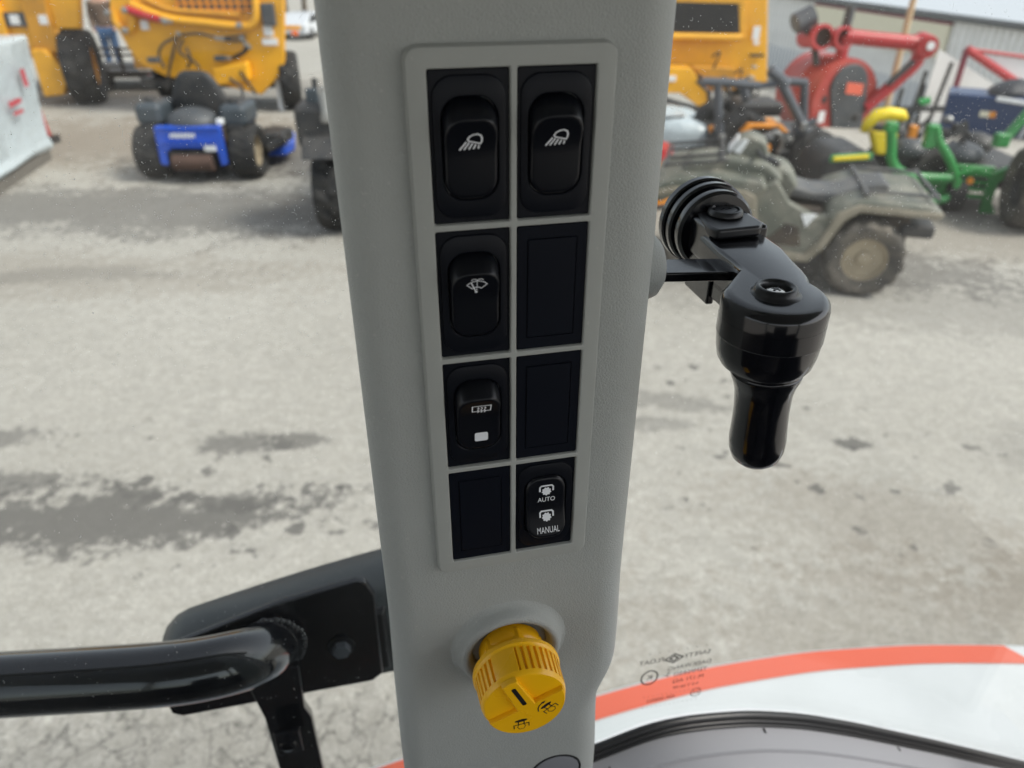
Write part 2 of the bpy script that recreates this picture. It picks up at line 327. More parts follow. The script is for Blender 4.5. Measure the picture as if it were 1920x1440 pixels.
# ------------------------------------------------------------------ the ground: yard flat by the tractor, falling away beyond the parked machines
def sstep(t): t = max(0., min(1., t)); return t * t * (3 - 2 * t)
def ground_z(x, y):
    y0 = 14 - 5.2 * sstep((x - .5) / 4)
    return -3.2 * sstep((y - y0) / 13)
def ground_material():
    m, n, b = mk('yard_concrete'); L = n.links.new
    tc = N(n, 'ShaderNodeTexCoord'); P = tc.outputs['Object']
    def noise(s, d=6, r=.55, vec=P):
        x = N(n, 'ShaderNodeTexNoise'); x.inputs['Scale'].default_value = s; x.inputs['Detail'].default_value = d; x.inputs['Roughness'].default_value = r; L(vec, x.inputs['Vector']); return x.outputs['Fac']
    def rng(src, a, c, lo=0., hi=1.):
        x = N(n, 'ShaderNodeMapRange'); x.inputs['From Min'].default_value = a; x.inputs['From Max'].default_value = c; x.inputs['To Min'].default_value = lo; x.inputs['To Max'].default_value = hi; L(src, x.inputs['Value']); return x.outputs['Result']
    def mix(fac, a, c):
        x = N(n, 'ShaderNodeMix', data_type='RGBA')
        for s_, v_ in ((x.inputs['Factor'], fac), (x.inputs['A'], a), (x.inputs['B'], c)):
            if isinstance(v_, tuple): s_.default_value = (*v_, 1)
            elif isinstance(v_, float): s_.default_value = v_
            else: L(v_, s_)
        return x.outputs['Result']
    def math_(op, a, c):
        x = N(n, 'ShaderNodeMath', operation=op)
        for i, v_ in enumerate((a, c)):
            if isinstance(v_, (int, float)): x.inputs[i].default_value = v_
            else: L(v_, x.inputs[i])
        return x.outputs[0]
    col = mix(rng(noise(.55, 8), .3, .7), (.362, .343, .306), (.47, .45, .41))
    col = mix(rng(noise(6.5, 9, .75), .46, .68, 0, .6), col, (.28, .268, .245))
    col = mix(rng(noise(70, 6, .75), .50, .66, 0, .9), col, (.19, .18, .163))          # exposed aggregate, dark grains
    col = mix(rng(noise(95, 4, .7), .56, .68, 0, .9), col, (.62, .60, .56))             # pale grains
    col = mix(rng(noise(17, 8, .8), .40, .60, .6, 0), col, (.255, .24, .208))
    col = mix(rng(noise(30, 6, .75), .54, .68, 0, .45), col, (.57, .545, .49))
    # oil and water marks, with shade painted in beneath parked machines
    wn1 = noise(3.2, 9, .72); wn2 = noise(16, 9, .78)
    sx = N(n, 'ShaderNodeSeparateXYZ'); L(P, sx.inputs[0])
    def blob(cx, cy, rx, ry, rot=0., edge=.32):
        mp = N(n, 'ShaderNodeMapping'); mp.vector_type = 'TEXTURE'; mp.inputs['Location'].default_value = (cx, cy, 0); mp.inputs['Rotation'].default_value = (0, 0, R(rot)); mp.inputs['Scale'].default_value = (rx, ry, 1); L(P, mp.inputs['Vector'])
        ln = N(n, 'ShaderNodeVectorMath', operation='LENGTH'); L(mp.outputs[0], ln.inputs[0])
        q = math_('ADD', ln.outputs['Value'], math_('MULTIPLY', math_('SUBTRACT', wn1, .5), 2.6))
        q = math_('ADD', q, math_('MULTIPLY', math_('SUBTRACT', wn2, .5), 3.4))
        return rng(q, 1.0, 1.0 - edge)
    for (cx, cy, rx, ry, rot, s, c) in STAINS_AND_SHADE:
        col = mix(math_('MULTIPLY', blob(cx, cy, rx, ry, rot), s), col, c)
    sp = rng(noise(7.5, 3, .5), .63, .655)
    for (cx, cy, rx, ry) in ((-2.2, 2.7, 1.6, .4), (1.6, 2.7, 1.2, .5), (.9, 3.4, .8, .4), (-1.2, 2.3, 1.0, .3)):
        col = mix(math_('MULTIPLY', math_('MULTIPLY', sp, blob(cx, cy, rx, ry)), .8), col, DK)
    # crazed old patch close to the tractor
    vo = N(n, 'ShaderNodeTexVoronoi'); vo.feature = 'DISTANCE_TO_EDGE'; vo.inputs['Scale'].default_value = 8.5; vo.inputs['Randomness'].default_value = 1
    dv = N(n, 'ShaderNodeMixRGB'); dv.blend_type = 'ADD'; dv.inputs['Fac'].default_value = .34
    nn = N(n, 'ShaderNodeTexNoise'); nn.inputs['Scale'].default_value = 7; nn.inputs['Detail'].default_value = 6; L(P, nn.inputs['Vector'])
    L(P, dv.inputs['Color1']); L(nn.outputs['Color'], dv.inputs['Color2']); L(dv.outputs['Color'], vo.inputs['Vector'])
    cr = rng(vo.outputs['Distance'], .06, .0); crm = math_('MULTIPLY', math_('MULTIPLY', cr, rng(noise(2.2, 3), .34, .5)), blob(-1.0, 1.05, 1.3, .62, 0, .5))
    col = mix(math_('MULTIPLY', crm, .8), col, (.07, .067, .06))
    L(col, b.inputs['Base Color']); b.inputs['Roughness'].default_value = .85; b.inputs['Specular IOR Level'].default_value = .3
    bp = N(n, 'ShaderNodeBump'); bp.inputs['Strength'].default_value = .5; bp.inputs['Distance'].default_value = .004
    L(math_('SUBTRACT', noise(50, 6, .7), math_('MULTIPLY', crm, .6)), bp.inputs['Height']); L(bp.outputs['Normal'], b.inputs['Normal'])
    return m
DK = (.105, .10, .093); BR = (.15, .115, .08); WET_SHADE = (.088, .084, .08)
STAINS_AND_SHADE = [(-1.9, 2.36, 1.15, .22, 5, .85, DK), (-2.5, 2.62, .7, .10, 0, .7, DK), (-1.25, 2.50, .35, .08, 0, .7, DK), (-1.32, 2.92, .22, .09, 0, .7, DK), (-1.05, 2.95, .16, .07, 0, .7, DK), (-2.7, 2.95, .4, .10, 10, .6, DK),
          (-3.3, 6.55, 3.6, .80, -3, .60, WET_SHADE), (-4.2, 9.2, 4.5, 1.5, 0, .55, BR), (-2.2, 8.4, 2.2, .8, 0, .6, WET_SHADE), (2.5, 6.2, 4.5, 1.2, -5, .35, BR), (3.2, 4.4, 3.0, .5, -12, .28, DK), (-4.0, 5.0, 3.0, .5, 0, .25, BR), (-3.4, 5.0, 1.3, .16, 3, .3, DK),
          (1.66, 2.93, .09, .055, 0, .8, DK), (.85, 3.3, .35, .10, -10, .42, DK), (1.6, 2.4, .6, .3, -20, .12, BR), (2.7, 2.9, .5, .25, 0, .25, DK),
          (2.6, 5.2, 1.4, .5, -14, .6, WET_SHADE), (4.6, 6.6, 1.6, .6, 0, .6, WET_SHADE), (-5.2, 12.6, 4, 1.3, 0, .4, WET_SHADE), (2.0, 1.9, .5, .3, 0, .16, BR), (1.7, 1.6, 1.6, .6, 0, .22, BR), (-.9, 1.2, 1.2, .35, 0, .25, DK), (1.5, 2.3, .9, .35, -15, .14, BR), (.7, 3.1, .25, .08, 0, .4, DK)]  # dark ellipses below quad bike and green mower are painted contact shade
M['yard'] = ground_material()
xs = [-400, -120, -60, -30] + [-20 + i * .8 for i in range(51)] + [30, 60, 120, 400]
ys = [-60, -15] + [i * .6 for i in range(-4, 55)] + [36, 45, 60, 90, 150, 300, 700]
g = MB(); nx = len(xs)
g.add([(x, y, ground_z(x, y)) for y in ys for x in xs], [(j * nx + i, j * nx + i + 1, (j + 1) * nx + i + 1, (j + 1) * nx + i) for j in range(len(ys) - 1) for i in range(nx - 1)])
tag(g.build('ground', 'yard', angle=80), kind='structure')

# ------------------------------------------------------------------ the tractor: everything of the cab we stand in moves together
ZP = EYE - .1297                       # height of the switch panel's centre
tractor = thing('tractor', 'tractor cab in the foreground: grey pillar with black switches, yellow knob, latch, white fender', 'tractor', (.0006, .2357, 0), 12.67)
def L3(x, y, z): return V((x / 1000, y / 1000, ZP + z / 1000))   # millimetres from the panel centre

# pillar cover, lofted down its height
def pillar_ring(z):
    xl = -55.5 - 2.0 * sstep((-z - 150) / 90); xr = 59.5 - 1.0 * sstep((z - 20) / 100)
    xr += 1.5 * sstep((-z - 120) / 65) - 8.0 * sstep((-z - 192) / 34) + 2 * sstep((-z - 228) / 60)
    def arc(cx, cy, rx, ry, a0, a1, n): return [(cx + rx * math.cos(R(a0 + (a1 - a0) * i / n)), cy + ry * math.sin(R(a0 + (a1 - a0) * i / n))) for i in range(n + 1)]
    pts = [(xl + 2, 118)] + [(xl + .5, 80), (xl, 50)]
    pts += arc(xl + 12, 14, 12, 11, 180, 270, 8)
    pts += [(-34, 3), (0, 3), (xr - 26, 3)]
    pts += arc(xr - 19, 27, 19, 24, 270, 360, 10)
    pts += [(xr, 60), (xr - 1, 118)]
    return [L3(x, y, z) for x, y in pts]
zz = [380, 300, 200, 130, 80, 30, -20, -70, -110, -135] + [-150 - i * 6 for i in range(22)] + [-300, -350, -420, -520, -700]
MB().loft([pillar_ring(z) for z in zz]).build('pillar_cover', 'vinyl', tractor, angle=60)

# switch panel frame with eight openings
CW, CH, GX, GZ = 25.0, 46.83, 2.2, 2.32
COLX = [-(CW + GX) / 2, (CW + GX) / 2]; ROWZ = [(1.5 - r) * (CH + GZ) for r in range(4)]
fr = MB()
def P2(y): return lambda a, b: L3(a, y, b)
ring = lambda w, h, r, y: [L3(a, y, b) for a, b in rr(w, h, r)]
GW, GH = 2 * CW + GX + 1.0, 4 * CH + 3 * GZ + 1.0
fr.loft([ring(65.6, 207.6, 4.5, 3.4), ring(64.8, 206.8, 4.2, .9), ring(63.8, 205.8, 3.8, .15), ring(62.6, 204.6, 3.2, 0), ring(GW, GH, .05, 0)], False, False)
ex = [-GW / 2, COLX[0] + CW / 2 + .5, COLX[1] - CW / 2 - .5, GW / 2]
ez = [GH / 2]
for r in range(4): ez += [ROWZ[r] - CH / 2 - .5] + ([ROWZ[r + 1] + CH / 2 + .5] if r < 3 else [])
for k in range(0, 8, 1):
    if k % 2 == 1 and k < 7: fr.add([L3(ex[0], 0, ez[k]), L3(ex[3], 0, ez[k]), L3(ex[3], 0, ez[k + 1]), L3(ex[0], 0, ez[k + 1])], [(0, 1, 2, 3)])
    elif k % 2 == 0: fr.add([L3(ex[1], 0, ez[k]), L3(ex[2], 0, ez[k]), L3(ex[2], 0, ez[k + 1]), L3(ex[1], 0, ez[k + 1])], [(0, 1, 2, 3)])
for cx in COLX:
    for cz in ROWZ:
        rg = lambda w, h, r, y: [L3(a, y, b) for a, b in rr(w, h, r, cx, cz)]
        fr.loft([rg(CW + 1, CH + 1, .05, 0), rg(CW + .45, CH + .45, .5, .15), rg(CW, CH, .8, .7), rg(CW, CH, .8, 6)], False, False)
fr.build('switch_panel', 'panel', tractor, angle=35)

# rocker switches and blank covers, mesh data shared
def cell_ring(w, h, r, y, cz=0): return [V((a / 1000, y / 1000, b / 1000)) for a, b in rr(w, h, r, 0, cz)]
bz = MB().loft([cell_ring(CW - .3, CH - .3, .6, 5), cell_ring(CW - .3, CH - .3, .6, 1.6), cell_ring(CW - .9, CH - .9, .6, 1.15), cell_ring(22.9, 43.4, 6.5, 1.15), cell_ring(22.3, 42.8, 6.2, .45), cell_ring(21.9, 42.4, 6.0, .35), cell_ring(18.2, 32, 6.6, .35), cell_ring(17.5, 31.3, 6.4, .7), cell_ring(17.5, 31.3, 6.4, 5)], False, False)
def rocker_mb(up=True):
    dt = 0 if up else 3.2
    def prof(z):                       # how far the face stands out of the bezel, by height in mm
        if z > 0: return 1.5 + 3.6 * (z / (9.5 + dt)) ** 1.25
        return 1.5 - .9 * (-z / 15)
    N_ = len(rr(1, 1, .2)); base = rr(16.9, 30.6, 6.2)
    def face(w, top, bot, r, dy):
        pts = rr(w, top - bot, r, 0, (top + bot) / 2); return [V((a / 1000, -(prof(min(b, 10 + dt)) + dy) / 1000 + .0003, b / 1000)) for a, b in pts]
    rings = [[V((a / 1000, .004, b / 1000)) for a, b in base], [V((a / 1000, .0006, b / 1000)) for a, b in base],
             face(16.5, 10.6 + dt, -15.1, 5.9, -.9), face(16.1, 10.1 + dt, -14.9, 5.7, -.35), face(15.4, 9.6 + dt, -14.5, 5.4, -.06), face(14.2, 8.8 + dt, -13.8, 5.0, 0)]
    if not up: rings = [[V((p.x, p.y, -p.z)) for p in r_] for r_ in rings]
    mb = MB().loft(rings, False, False)
    n = len(rings[-1]); o = len(mb.v) - n
    mb.f += [(o + i, o + i + 1, o + n - 2 - i, o + n - 1 - i) for i in range(n // 2 - 1)]
    return mb
bl = MB().loft([cell_ring(CW - .3, CH - .3, .5, 5), cell_ring(CW - .3, CH - .3, .5, 1.2), cell_ring(CW - .9, CH - .9, .5, .75), cell_ring(17.6, 37.4, .25, .75)], False, False)
bp_ = MB().loft([cell_ring(17.0, 36.8, .25, 1.3), cell_ring(17.0, 36.8, .25, .75), cell_ring(16.6, 36.4, .3, .42), cell_ring(16.0, 35.8, .3, .40)], False, True)
bl.loft([cell_ring(17.6, 37.4, .25, .75), cell_ring(17.6, 37.4, .25, 1.3), cell_ring(17, 36.8, .25, 1.3)], False, False)
rocker_prof = lambda z, k=9.5: 1.5 + 3.6 * (z / k) ** 1.25 if z > 0 else 1.5 - .9 * (-z / 15)
def on_rocker(up=True):
    return lambda a, b: V((a / 1000, -(rocker_prof(b if up else -b, 9.5 if up else 12.7) + .06) / 1000 + .0003, b / 1000))
def icon_lamp(mb, f, w=.55):
    # work lamp: tilted half-round head with five rays
    head = [(-1.0, 2.15), (-1.45, 2.9), (-.9, 3.9), (.2, 4.65), (1.5, 4.85), (2.6, 4.3), (3.0, 3.2), (2.95, 1.9), (2.6, 1.1)]
    head = [(a, b + 1.4) for a, b in head]; ribbon(mb, head, w, f, True)
    for a0, b0, a1, b1 in [(-1.9, 3.2, -3.9, .2), (-1.0, 2.8, -2.55, .25), (.05, 2.45, -1.05, .3), (1.1, 2.1, .4, .35), (2.15, 1.75, 1.95, .45)]: ribbon(mb, [(a0, b0), (a1, b1)], w * 1.05, f)
def icon_wiper(mb, f, w=.36):
    arc_ = lambda r, a0, a1, n: [(r * math.sin(R(a0 + (a1 - a0) * i / n)), 2.0 + r * math.cos(R(a0 + (a1 - a0) * i / n)) - 3.2) for i in range(n + 1)]
    o = arc_(5.0, -48, 48, 10); i_ = arc_(2.2, 48, -48, 5)
    ribbon(mb, o + i_, w, f, True)
    ribbon(mb, [(-.3, -1.1), (-2.1, 2.9)], w * 1.3, f)
    mb.add([f(-.2 + .55 * math.cos(k), -1.2 + .55 * math.sin(k)) for k in [j * math.pi / 4 for j in range(8)]], [tuple(range(8))])
    for k in range(4): ribbon(mb, [(0, -.3 + k * 1.0), (0, .15 + k * 1.0)], w, f)
    for s in (-1, 1):
        for k in range(4):
            a = R(10 + 42 * k); b = R(30 + 42 * k); q = lambda t: (s * (1.15 - 1.05 * math.cos(t)), 3.9 + .85 * math.sin(t))
            ribbon(mb, [q(a), q(b)], w, f)
def icon_heater(mb, f, w=.42):
    ribbon(mb, [(-3.5, .1), (3.5, .1), (3.6, 3.4), (-3.6, 3.4)], w, f, True)
    for s in (-1.3, 0, 1.3):
        ribbon(mb, [(s - .1, -.7), (s + .35, .1), (s - .25, .9), (s + .3, 1.7), (s, 2.5)], w * .9, f)
        mb.add([f(s - .5, 2.1), f(s + .5, 2.1), f(s, 2.9)], [(0, 1, 2)])
def icon_pto(mb, f, cz, w=.7):
    ribbon(mb, [(-2.8, cz - .3), (-2.8, cz + 1.5), (-2.2, cz + 2.2), (2.2, cz + 2.2), (2.8, cz + 1.5), (2.8, cz - .3)], w, f)
    g_ = []
    for k in range(18):
        for t in (.1, .7): r_ = 2.05 if k % 2 else 1.72; a = R((k + t) * 20); g_.append((r_ * math.cos(a), cz - .6 + r_ * math.sin(a)))
    mb.add([f(a, b) for a, b in g_] + [f(0, cz - .6)], [(i, (i + 1) % len(g_), len(g_)) for i in range(len(g_))])
BEZ = ROCK = ROCKD = BLK = BLP = None
def put(mesh_obj, name, parent, loc):
    o = mesh_obj.copy(); o.name = name; COL.objects.link(o); o.parent = parent; o.location = loc; return o
kinds = {(0, 0): 'lamp', (1, 0): 'lamp', (0, 1): 'wiper', (0, 2): 'heater', (1, 3): 'pto'}
sw_label = {(0, 0): 'work lamp switch, left of the top pair', (1, 0): 'work lamp switch, right of the top pair', (0, 1): 'windscreen wiper and washer switch', (0, 2): 'rear heater switch with a white indicator square', (1, 3): 'switch lettered AUTO and MANUAL'}
for c in (0, 1):
    for r in range(4):
        loc = L3(COLX[c], 0, ROWZ[r]); kd = kinds.get((c, r))
        if kd:
            if BEZ is None: BEZ = b_ = bz.build('rocker_switch', 'blackplastic', tractor, loc=loc, angle=30)
            else: b_ = put(BEZ, 'rocker_switch', tractor, loc)
            b_['label'] = sw_label[(c, r)]
            up = kd != 'pto'
            if up:
                if ROCK is None: ROCK = rocker_mb(True).build('rocker', 'rocker', b_, angle=50)
                else: put(ROCK, 'rocker', b_, (0, 0, 0))
            else: rocker_mb(False).build('rocker', 'rocker', b_, angle=50)
            ic = MB(); f = on_rocker(up)
            if kd == 'lamp': icon_lamp(ic, lambda a, b: f(a + .1, b * .82 + .2))
            if kd == 'wiper': icon_wiper(ic, lambda a, b: f(a * .93 + .3, b * .93 + 3.6))
            if kd == 'heater': icon_heater(ic, lambda a, b: f(a * .98 + .8, b * .9 + 3.4))
            if kd == 'pto':
                icon_pto(ic, lambda a, b: f(a + .2, b), 9.0); icon_pto(ic, lambda a, b: f(a + .2, b), -3.6)
                text_mesh('AUTO', 3.1, f, .2, 4.3, ic, .86); text_mesh('MANUAL', 3.9, f, .6, -10.0, ic, .62)
            ic.build('switch_symbol', 'print', b_, smooth=False)
            if kd == 'heater':
                MB().loft([[f(a, b) for a, b in rr(5.1, 4.0, .7, .8, -9.2)], [f(a, b) - V((0, .0001, 0)) for a, b in rr(4.9, 3.8, .6, .8, -9.2)]], False, True).build('indicator_lens', 'print', b_, smooth=False)
        else:
            if BLK is None:
                BLK = b_ = bl.build('blank_cover', 'blackblank', tractor, loc=loc, angle=30); BLP = bp_.build('raised_panel', 'blackblank', b_, angle=30)
            else:
                b_ = put(BLK, 'blank_cover', tractor, loc); put(BLP, 'raised_panel', b_, (0, 0, 0))

# yellow knob in its moulded collar
KX, KZ = -1.5, -158.0; KS = .9
def mmlathe(prof, o, ax, n=48, c0=True, c1=True): return MB().lathe([(r_ / 1000, h / 1000) for r_, h in prof], o, ax, n, c0, c1)
mmlathe([(29, -3.2), (26.5, -2.7), (24.8, .0), (23.8, 2.6), (22.4, 4.0), (20.6, 3.8), (19.2, 1.8), (17.8, -2)], L3(KX, 0, KZ), (0, -1, 0), 64, False, False).build('knob_collar', 'vinyl', tractor, angle=70)
knob = MB(); NA = 240
def krad(h, i):
    th = 360 * i / NA
    if 17.5 <= h <= 30.5:
        a = (th - 112 + 360) % 360                       # plain land by the pointer
        if not (-0.1 < a < 17 or a > 343): return -1.1 if (i % 6) in (3, 4) else 0
    return 0
def ky(i, rad, h):
    th = 2 * math.pi * i / NA
    return L3(KX + rad * math.cos(th), -h * KS, KZ + rad * math.sin(th))
prof = [(17.2, 13), (20.2, 13.2), (20.4, 14.0), (20.4, 15.8), (19.8, 16.6), (19.7, 17.4), (19.7, 17.5), (19.3, 30.5), (19.2, 30.6), (18.9, 32.2), (18.2, 33.2), (17.0, 33.4), (0.01, 33.4)]
knob.loft([[ky(i, r_ + krad(h, i), h) for i in range(NA)] for r_, h in prof], False, False)
kn = knob.build('knob', 'yellowplastic', tractor, angle=32)
mmlathe([(15.0, -1), (15.0, 5), (14.4, 6), (13.8, 6.4), (13.8, 13.5)], L3(KX, 0, KZ), (0, -1, 0), 6 * 8, False, False).build('knob_neck', 'yellowplastic', kn)
hexn = MB(); hexn.loft([[L3(KX + 15.8 * math.cos(R(60 * i + 20)), -h, KZ + 15.8 * math.sin(R(60 * i + 20))) for i in range(6)] for h in (1, 8.5)]); hexn.build('hex_flange', 'yellowplastic', kn, bevel=.0008)
PA = 114                                               # pointer azimuth
def kf(h):
    c_, s_ = math.cos(R(PA)), math.sin(R(PA))
    return lambda a, b: L3(KX + a * c_ + b * s_, -h * KS, KZ + a * s_ - b * c_)  # a along the pointer, b to its right
half = [(17.9 * math.cos(R(90 + 180 * i / 30)), 17.9 * math.sin(R(90 + 180 * i / 30))) for i in range(31)]
half = [(min(a, 0) - .0, b) for a, b in half]
hm = MB(); r0 = [kf(33.0)(a, b) for a, b in half]; r1 = [kf(35.4)(a, b) for a, b in half]; r2 = [kf(36.0)(a * .965 - .3, b * .965) for a, b in half]; hm.loft([r0, r1, r2], False, True)
hm.build('face_step', 'yellowplastic', kn, angle=30)
bar = MB(); poly = [(18.6, -3.6), (18.6, 3.6), (0, 4.3), (-1, -4.3), ]
poly = [(18.4, -3.5), (18.9, 0), (18.4, 3.5), (-.5, 4.4), (-.5, -4.4)]
bar.loft([[kf(33)(a, b) for a, b in poly], [kf(35.6)(a, b) for a, b in poly], [kf(36.1)(a - .3, b * .86) for a, b in poly]], False, True); bar.build('pointer', 'yellowplastic', kn, angle=25)
mk_ = MB(); f = kf(36.2); ribbon(mk_, [(3.0, .3), (14.5, .3)], 2.0, f)
for s in (3.0, 14.5): mk_.add([f(s + 1.0 * math.cos(R(45 * j)), .3 + 1.0 * math.sin(R(45 * j))) for j in range(8)], [tuple(range(8))])
def tractor_icon(cb, ca, rot, arrow=False):
    def g_(x, y): c_, s_ = math.cos(R(rot)), math.sin(R(rot)); return kf(36.12)(ca + x * s_ + y * c_, cb + x * c_ - y * s_)
    mk_.add([g_(3.0 * math.cos(R(30 * j)), 3.6 + .85 * math.sin(R(30 * j))) for j in range(12)], [tuple(range(12))])
    for s in (-1.3, 1.3): ribbon(mk_, [(s, 3.0), (s, 1.1)], .5, g_)
    ribbon(mk_, [(-3.4, -1.2), (-3.4, 1.0), (3.4, 1.0), (3.4, -1.2)], .45, g_)
    ribbon(mk_, [(1.9 * math.cos(R(60 * j)), -.6 + 1.9 * math.sin(R(60 * j))) for j in range(6)], .28, g_, True)
    if arrow:
        ribbon(mk_, [(-4.6, 3.2), (-3.6, 4.9), (-2.0, 6.0), (0, 6.3)], .55, g_); mk_.add([g_(0, 7.1), g_(0, 5.5), g_(2.0, 6.3)], [(0, 1, 2)])
tractor_icon(-6.8, -10.2, -20); tractor_icon(8.6, -8.2, 16, True)
mk_.build('knob_marks', 'blackprint', kn, smooth=False)
mmlathe([(14, -1), (13.6, .3), (12, .8), (.01, 1.0)], L3(25, 3, -272), (0, -1, 0), 40, False, False).build('plug', 'trim', tractor)
mmlathe([(15.0, -1), (15.0, .35), (14.1, .4), (14.1,-1)], L3(25, 3, -272), (0, -1, 0), 40, False, False).build('plug_ring', 'rubberseal', tractor)

# ---- window latch
PX, PY = 111.5, 13.5
latch = D.objects.new('window_latch', None); COL.objects.link(latch); latch.parent = tractor; latch['label'] = 'gloss black window latch with a hanging grip'
def lp(name, mb, m, **kw): return mb.build(name, m, latch, **kw)
lp('pivot_disc', mmlathe([(10, 0), (22, 0), (22.6, 1), (22.6, 4.5), (21.6, 5.2), (19.2, 5.4), (19.2, 8), (21.4, 8.3), (22, 9), (22, 12), (21, 13), (18.4, 13.2), (18.4, 15.8), (20.4, 16.2), (20.6, 17), (20.4, 20), (19, 21.5), (12, 22.5), (0.01, 22.5)], L3(127, 119, 3), (0, -1, 0), 64, False, False), 'gloss', angle=30)
cl = MB()
cl.box(L3(127, 88, 3.5), (.030, .026, .019)); lp('clevis', cl, 'gloss', bevel=.0022, seg=3)
cl = MB(); cl.box(L3(115.5, 86, -10), (.004, .026, .030)); cl.box(L3(138, 86, -10), (.004, .026, .030)); lp('clevis_cheek', cl, 'gloss', bevel=.001)
hood = MB(); hood.prism([(-9, 17), (9, 17), (13, 6), (14, -9), (10, -14), (-12, -15), (-14, -9), (-12, 6)], L3(125.5, 86, 8.8), V((.001, 0, 0)), V((0, .001, 0)), .0052)
lp('pivot_hood', hood, 'satin', bevel=.0016, seg=3)
lp('pivot_cap', mmlathe([(8.6, 0), (8.4, 1.6), (7.5, 2.5), (6.6, 2.5), (6.2, 1.7), (5.6, 1.5), (5.4, 2.2), (.01, 2.3)], L3(126.5, 91, 14.6), (0, 0, 1), 40, False, False), 'satin')
mark = MB(); fm = lambda a, b: L3(126.5 + a * .85, 91 + b * .85, 17.0)
ribbon(mark, [(-3.6, -1), (-1, .3), (-.6, 1.5)], .7, fm); ribbon(mark, [(-.6, -1.2), (3.2, .2), (2.4, 1.4), (0, .8)], .7, fm); lp('cap_emblem', mark, 'gloss', smooth=False)
# arm: tapering bar that swells into the knuckle
def hull_outline(r, n=22):
    pts = []
    for i in range(n + 1):
        a = R(-200 + 222 * i / n); pts.append((PX + r * math.cos(a), PY + r * math.sin(a)))
    return pts
def outline(r, aw):
    pts = []
    for i in range(25):
        a = R(-208 + 226 * i / 24); pts.append((PX + r * math.cos(a), PY + r * math.sin(a)))
    pts += [(PX + r + 1.4, PY + 12), (PX + r + 3.6, PY + 20), (PX + r + 5.0, PY + 30), (141.5, 60), (141.5, 84), (111, 84), (109.5, 62), (110, 50), (109, 40)]
    return pts
ol = outline(21.4, 12.2)
arm = MB(); cx_, cy_ = 119., 34.
sh = lambda k, d: [(cx_ + (x - cx_) * k, cy_ + (y - cy_) * (1 - (1 - k) * .7)) for x, y in ol]
arm.loft([[L3(x, y, -3) for x, y in ol], [L3(x, y, 3.6 + .02 * (y - 15)) for x, y in ol], [L3(x, y, 5.6 + .02 * (y - 15)) for x, y in sh(.972, 0)], [L3(x, y, 6.8 + .02 * (y - 15)) for x, y in sh(.91, 0)], [L3(x, y, 7.2 + .02 * (y - 15)) for x, y in sh(.82, 0)]])
lp('arm', arm, 'gloss', angle=60)
rib = MB(); rib.box(L3(124, 60, -8), (.018, .055, .014)); rib.box(L3(120, 56, -16), (.010, .05, .010)); lp('arm_web', rib, 'gloss', bevel=.001)
kk = MB(); ko = [(PX + 21.3 * math.cos(R(5 * i)), PY + 21.3 * math.sin(R(5 * i))) for i in range(72)]
ks = lambda k: [(PX + (x - PX) * k, PY + (y - PY) * k) for x, y in ko]
kk.loft([[L3(x, y, -2.2) for x, y in ks(1.006)], [L3(x, y, -10) for x, y in ks(1.008)], [L3(x, y, -10.3) for x, y in ks(.998)], [L3(x, y, -17) for x, y in ks(.965)], [L3(x, y, -21.5) for x, y in ks(.92)], [L3(x, y, -24) for x, y in ks(.85)], [L3(x, y, -24.8) for x, y in ks(.74)]])
lp('knuckle', kk, 'gloss', angle=25)
lp('screw_collar', mmlathe([(11.5, -.6), (9.4, .3), (8.7, 1.4), (8.2, 2.9), (7.4, 3.4), (6.4, 3.1), (5.7, 1.9), (5.5, -.4), (.01, -.4)], L3(PX, PY + 1, 7.2), (0, 0, 1), 48, False, False), 'satin', angle=60)
sc_ = lp('screw', mmlathe([(4.4, -.4), (4.4, .5), (3.6, 1.3), (1.5, 1.7), (.01, 1.75)], L3(PX, PY + 1, 7.2), (0, 0, 1), 24, False, False), 'chrome')
cr = MB(); cr.box(L3(PX, PY + 1, 8.75), (.0038, .0009, .0007), (0, 0, 35)); cr.box(L3(PX, PY + 1, 8.75), (.0009, .0038, .0006), (0, 0, 35)); cr.build('screw_slot', 'blackprint', latch)
gr_ = mmlathe([(14, 0), (15.4, -2), (15.4, -3.6), (14.4, -4.2), (14.4, -4.8), (15.1, -5.4), (14.7, -7.5), (13.3, -11), (12.2, -16), (11.8, -25), (12.1, -34), (12.5, -41), (12.2, -46), (10.8, -50.5), (8.0, -53.3), (4, -54.7), (.01, -55)], L3(PX + 2.0, PY, -23.0), (-.07, 0, 1), 48, False, False)
lp('grip', gr_, 'gloss', angle=50)
# keeper: grey boss on the pillar and the flat bar the arm closes on
lb = mmlathe([(16, -4), (16, 10), (15.6, 17), (14.2, 21.5), (11, 24.4), (6, 25.7), (.01, 26)], L3(54, 58, 5.5), (1, 0, 0), 40, False, False).build('keeper_boss', 'vinyl', tractor, angle=60)
kb = MB(); kb.box(L3(98, 59, 0.5), (.060, .017, .0045), (0, 0, -10)); kb.build('keeper_bar', 'gloss', tractor, bevel=.0009, seg=3)

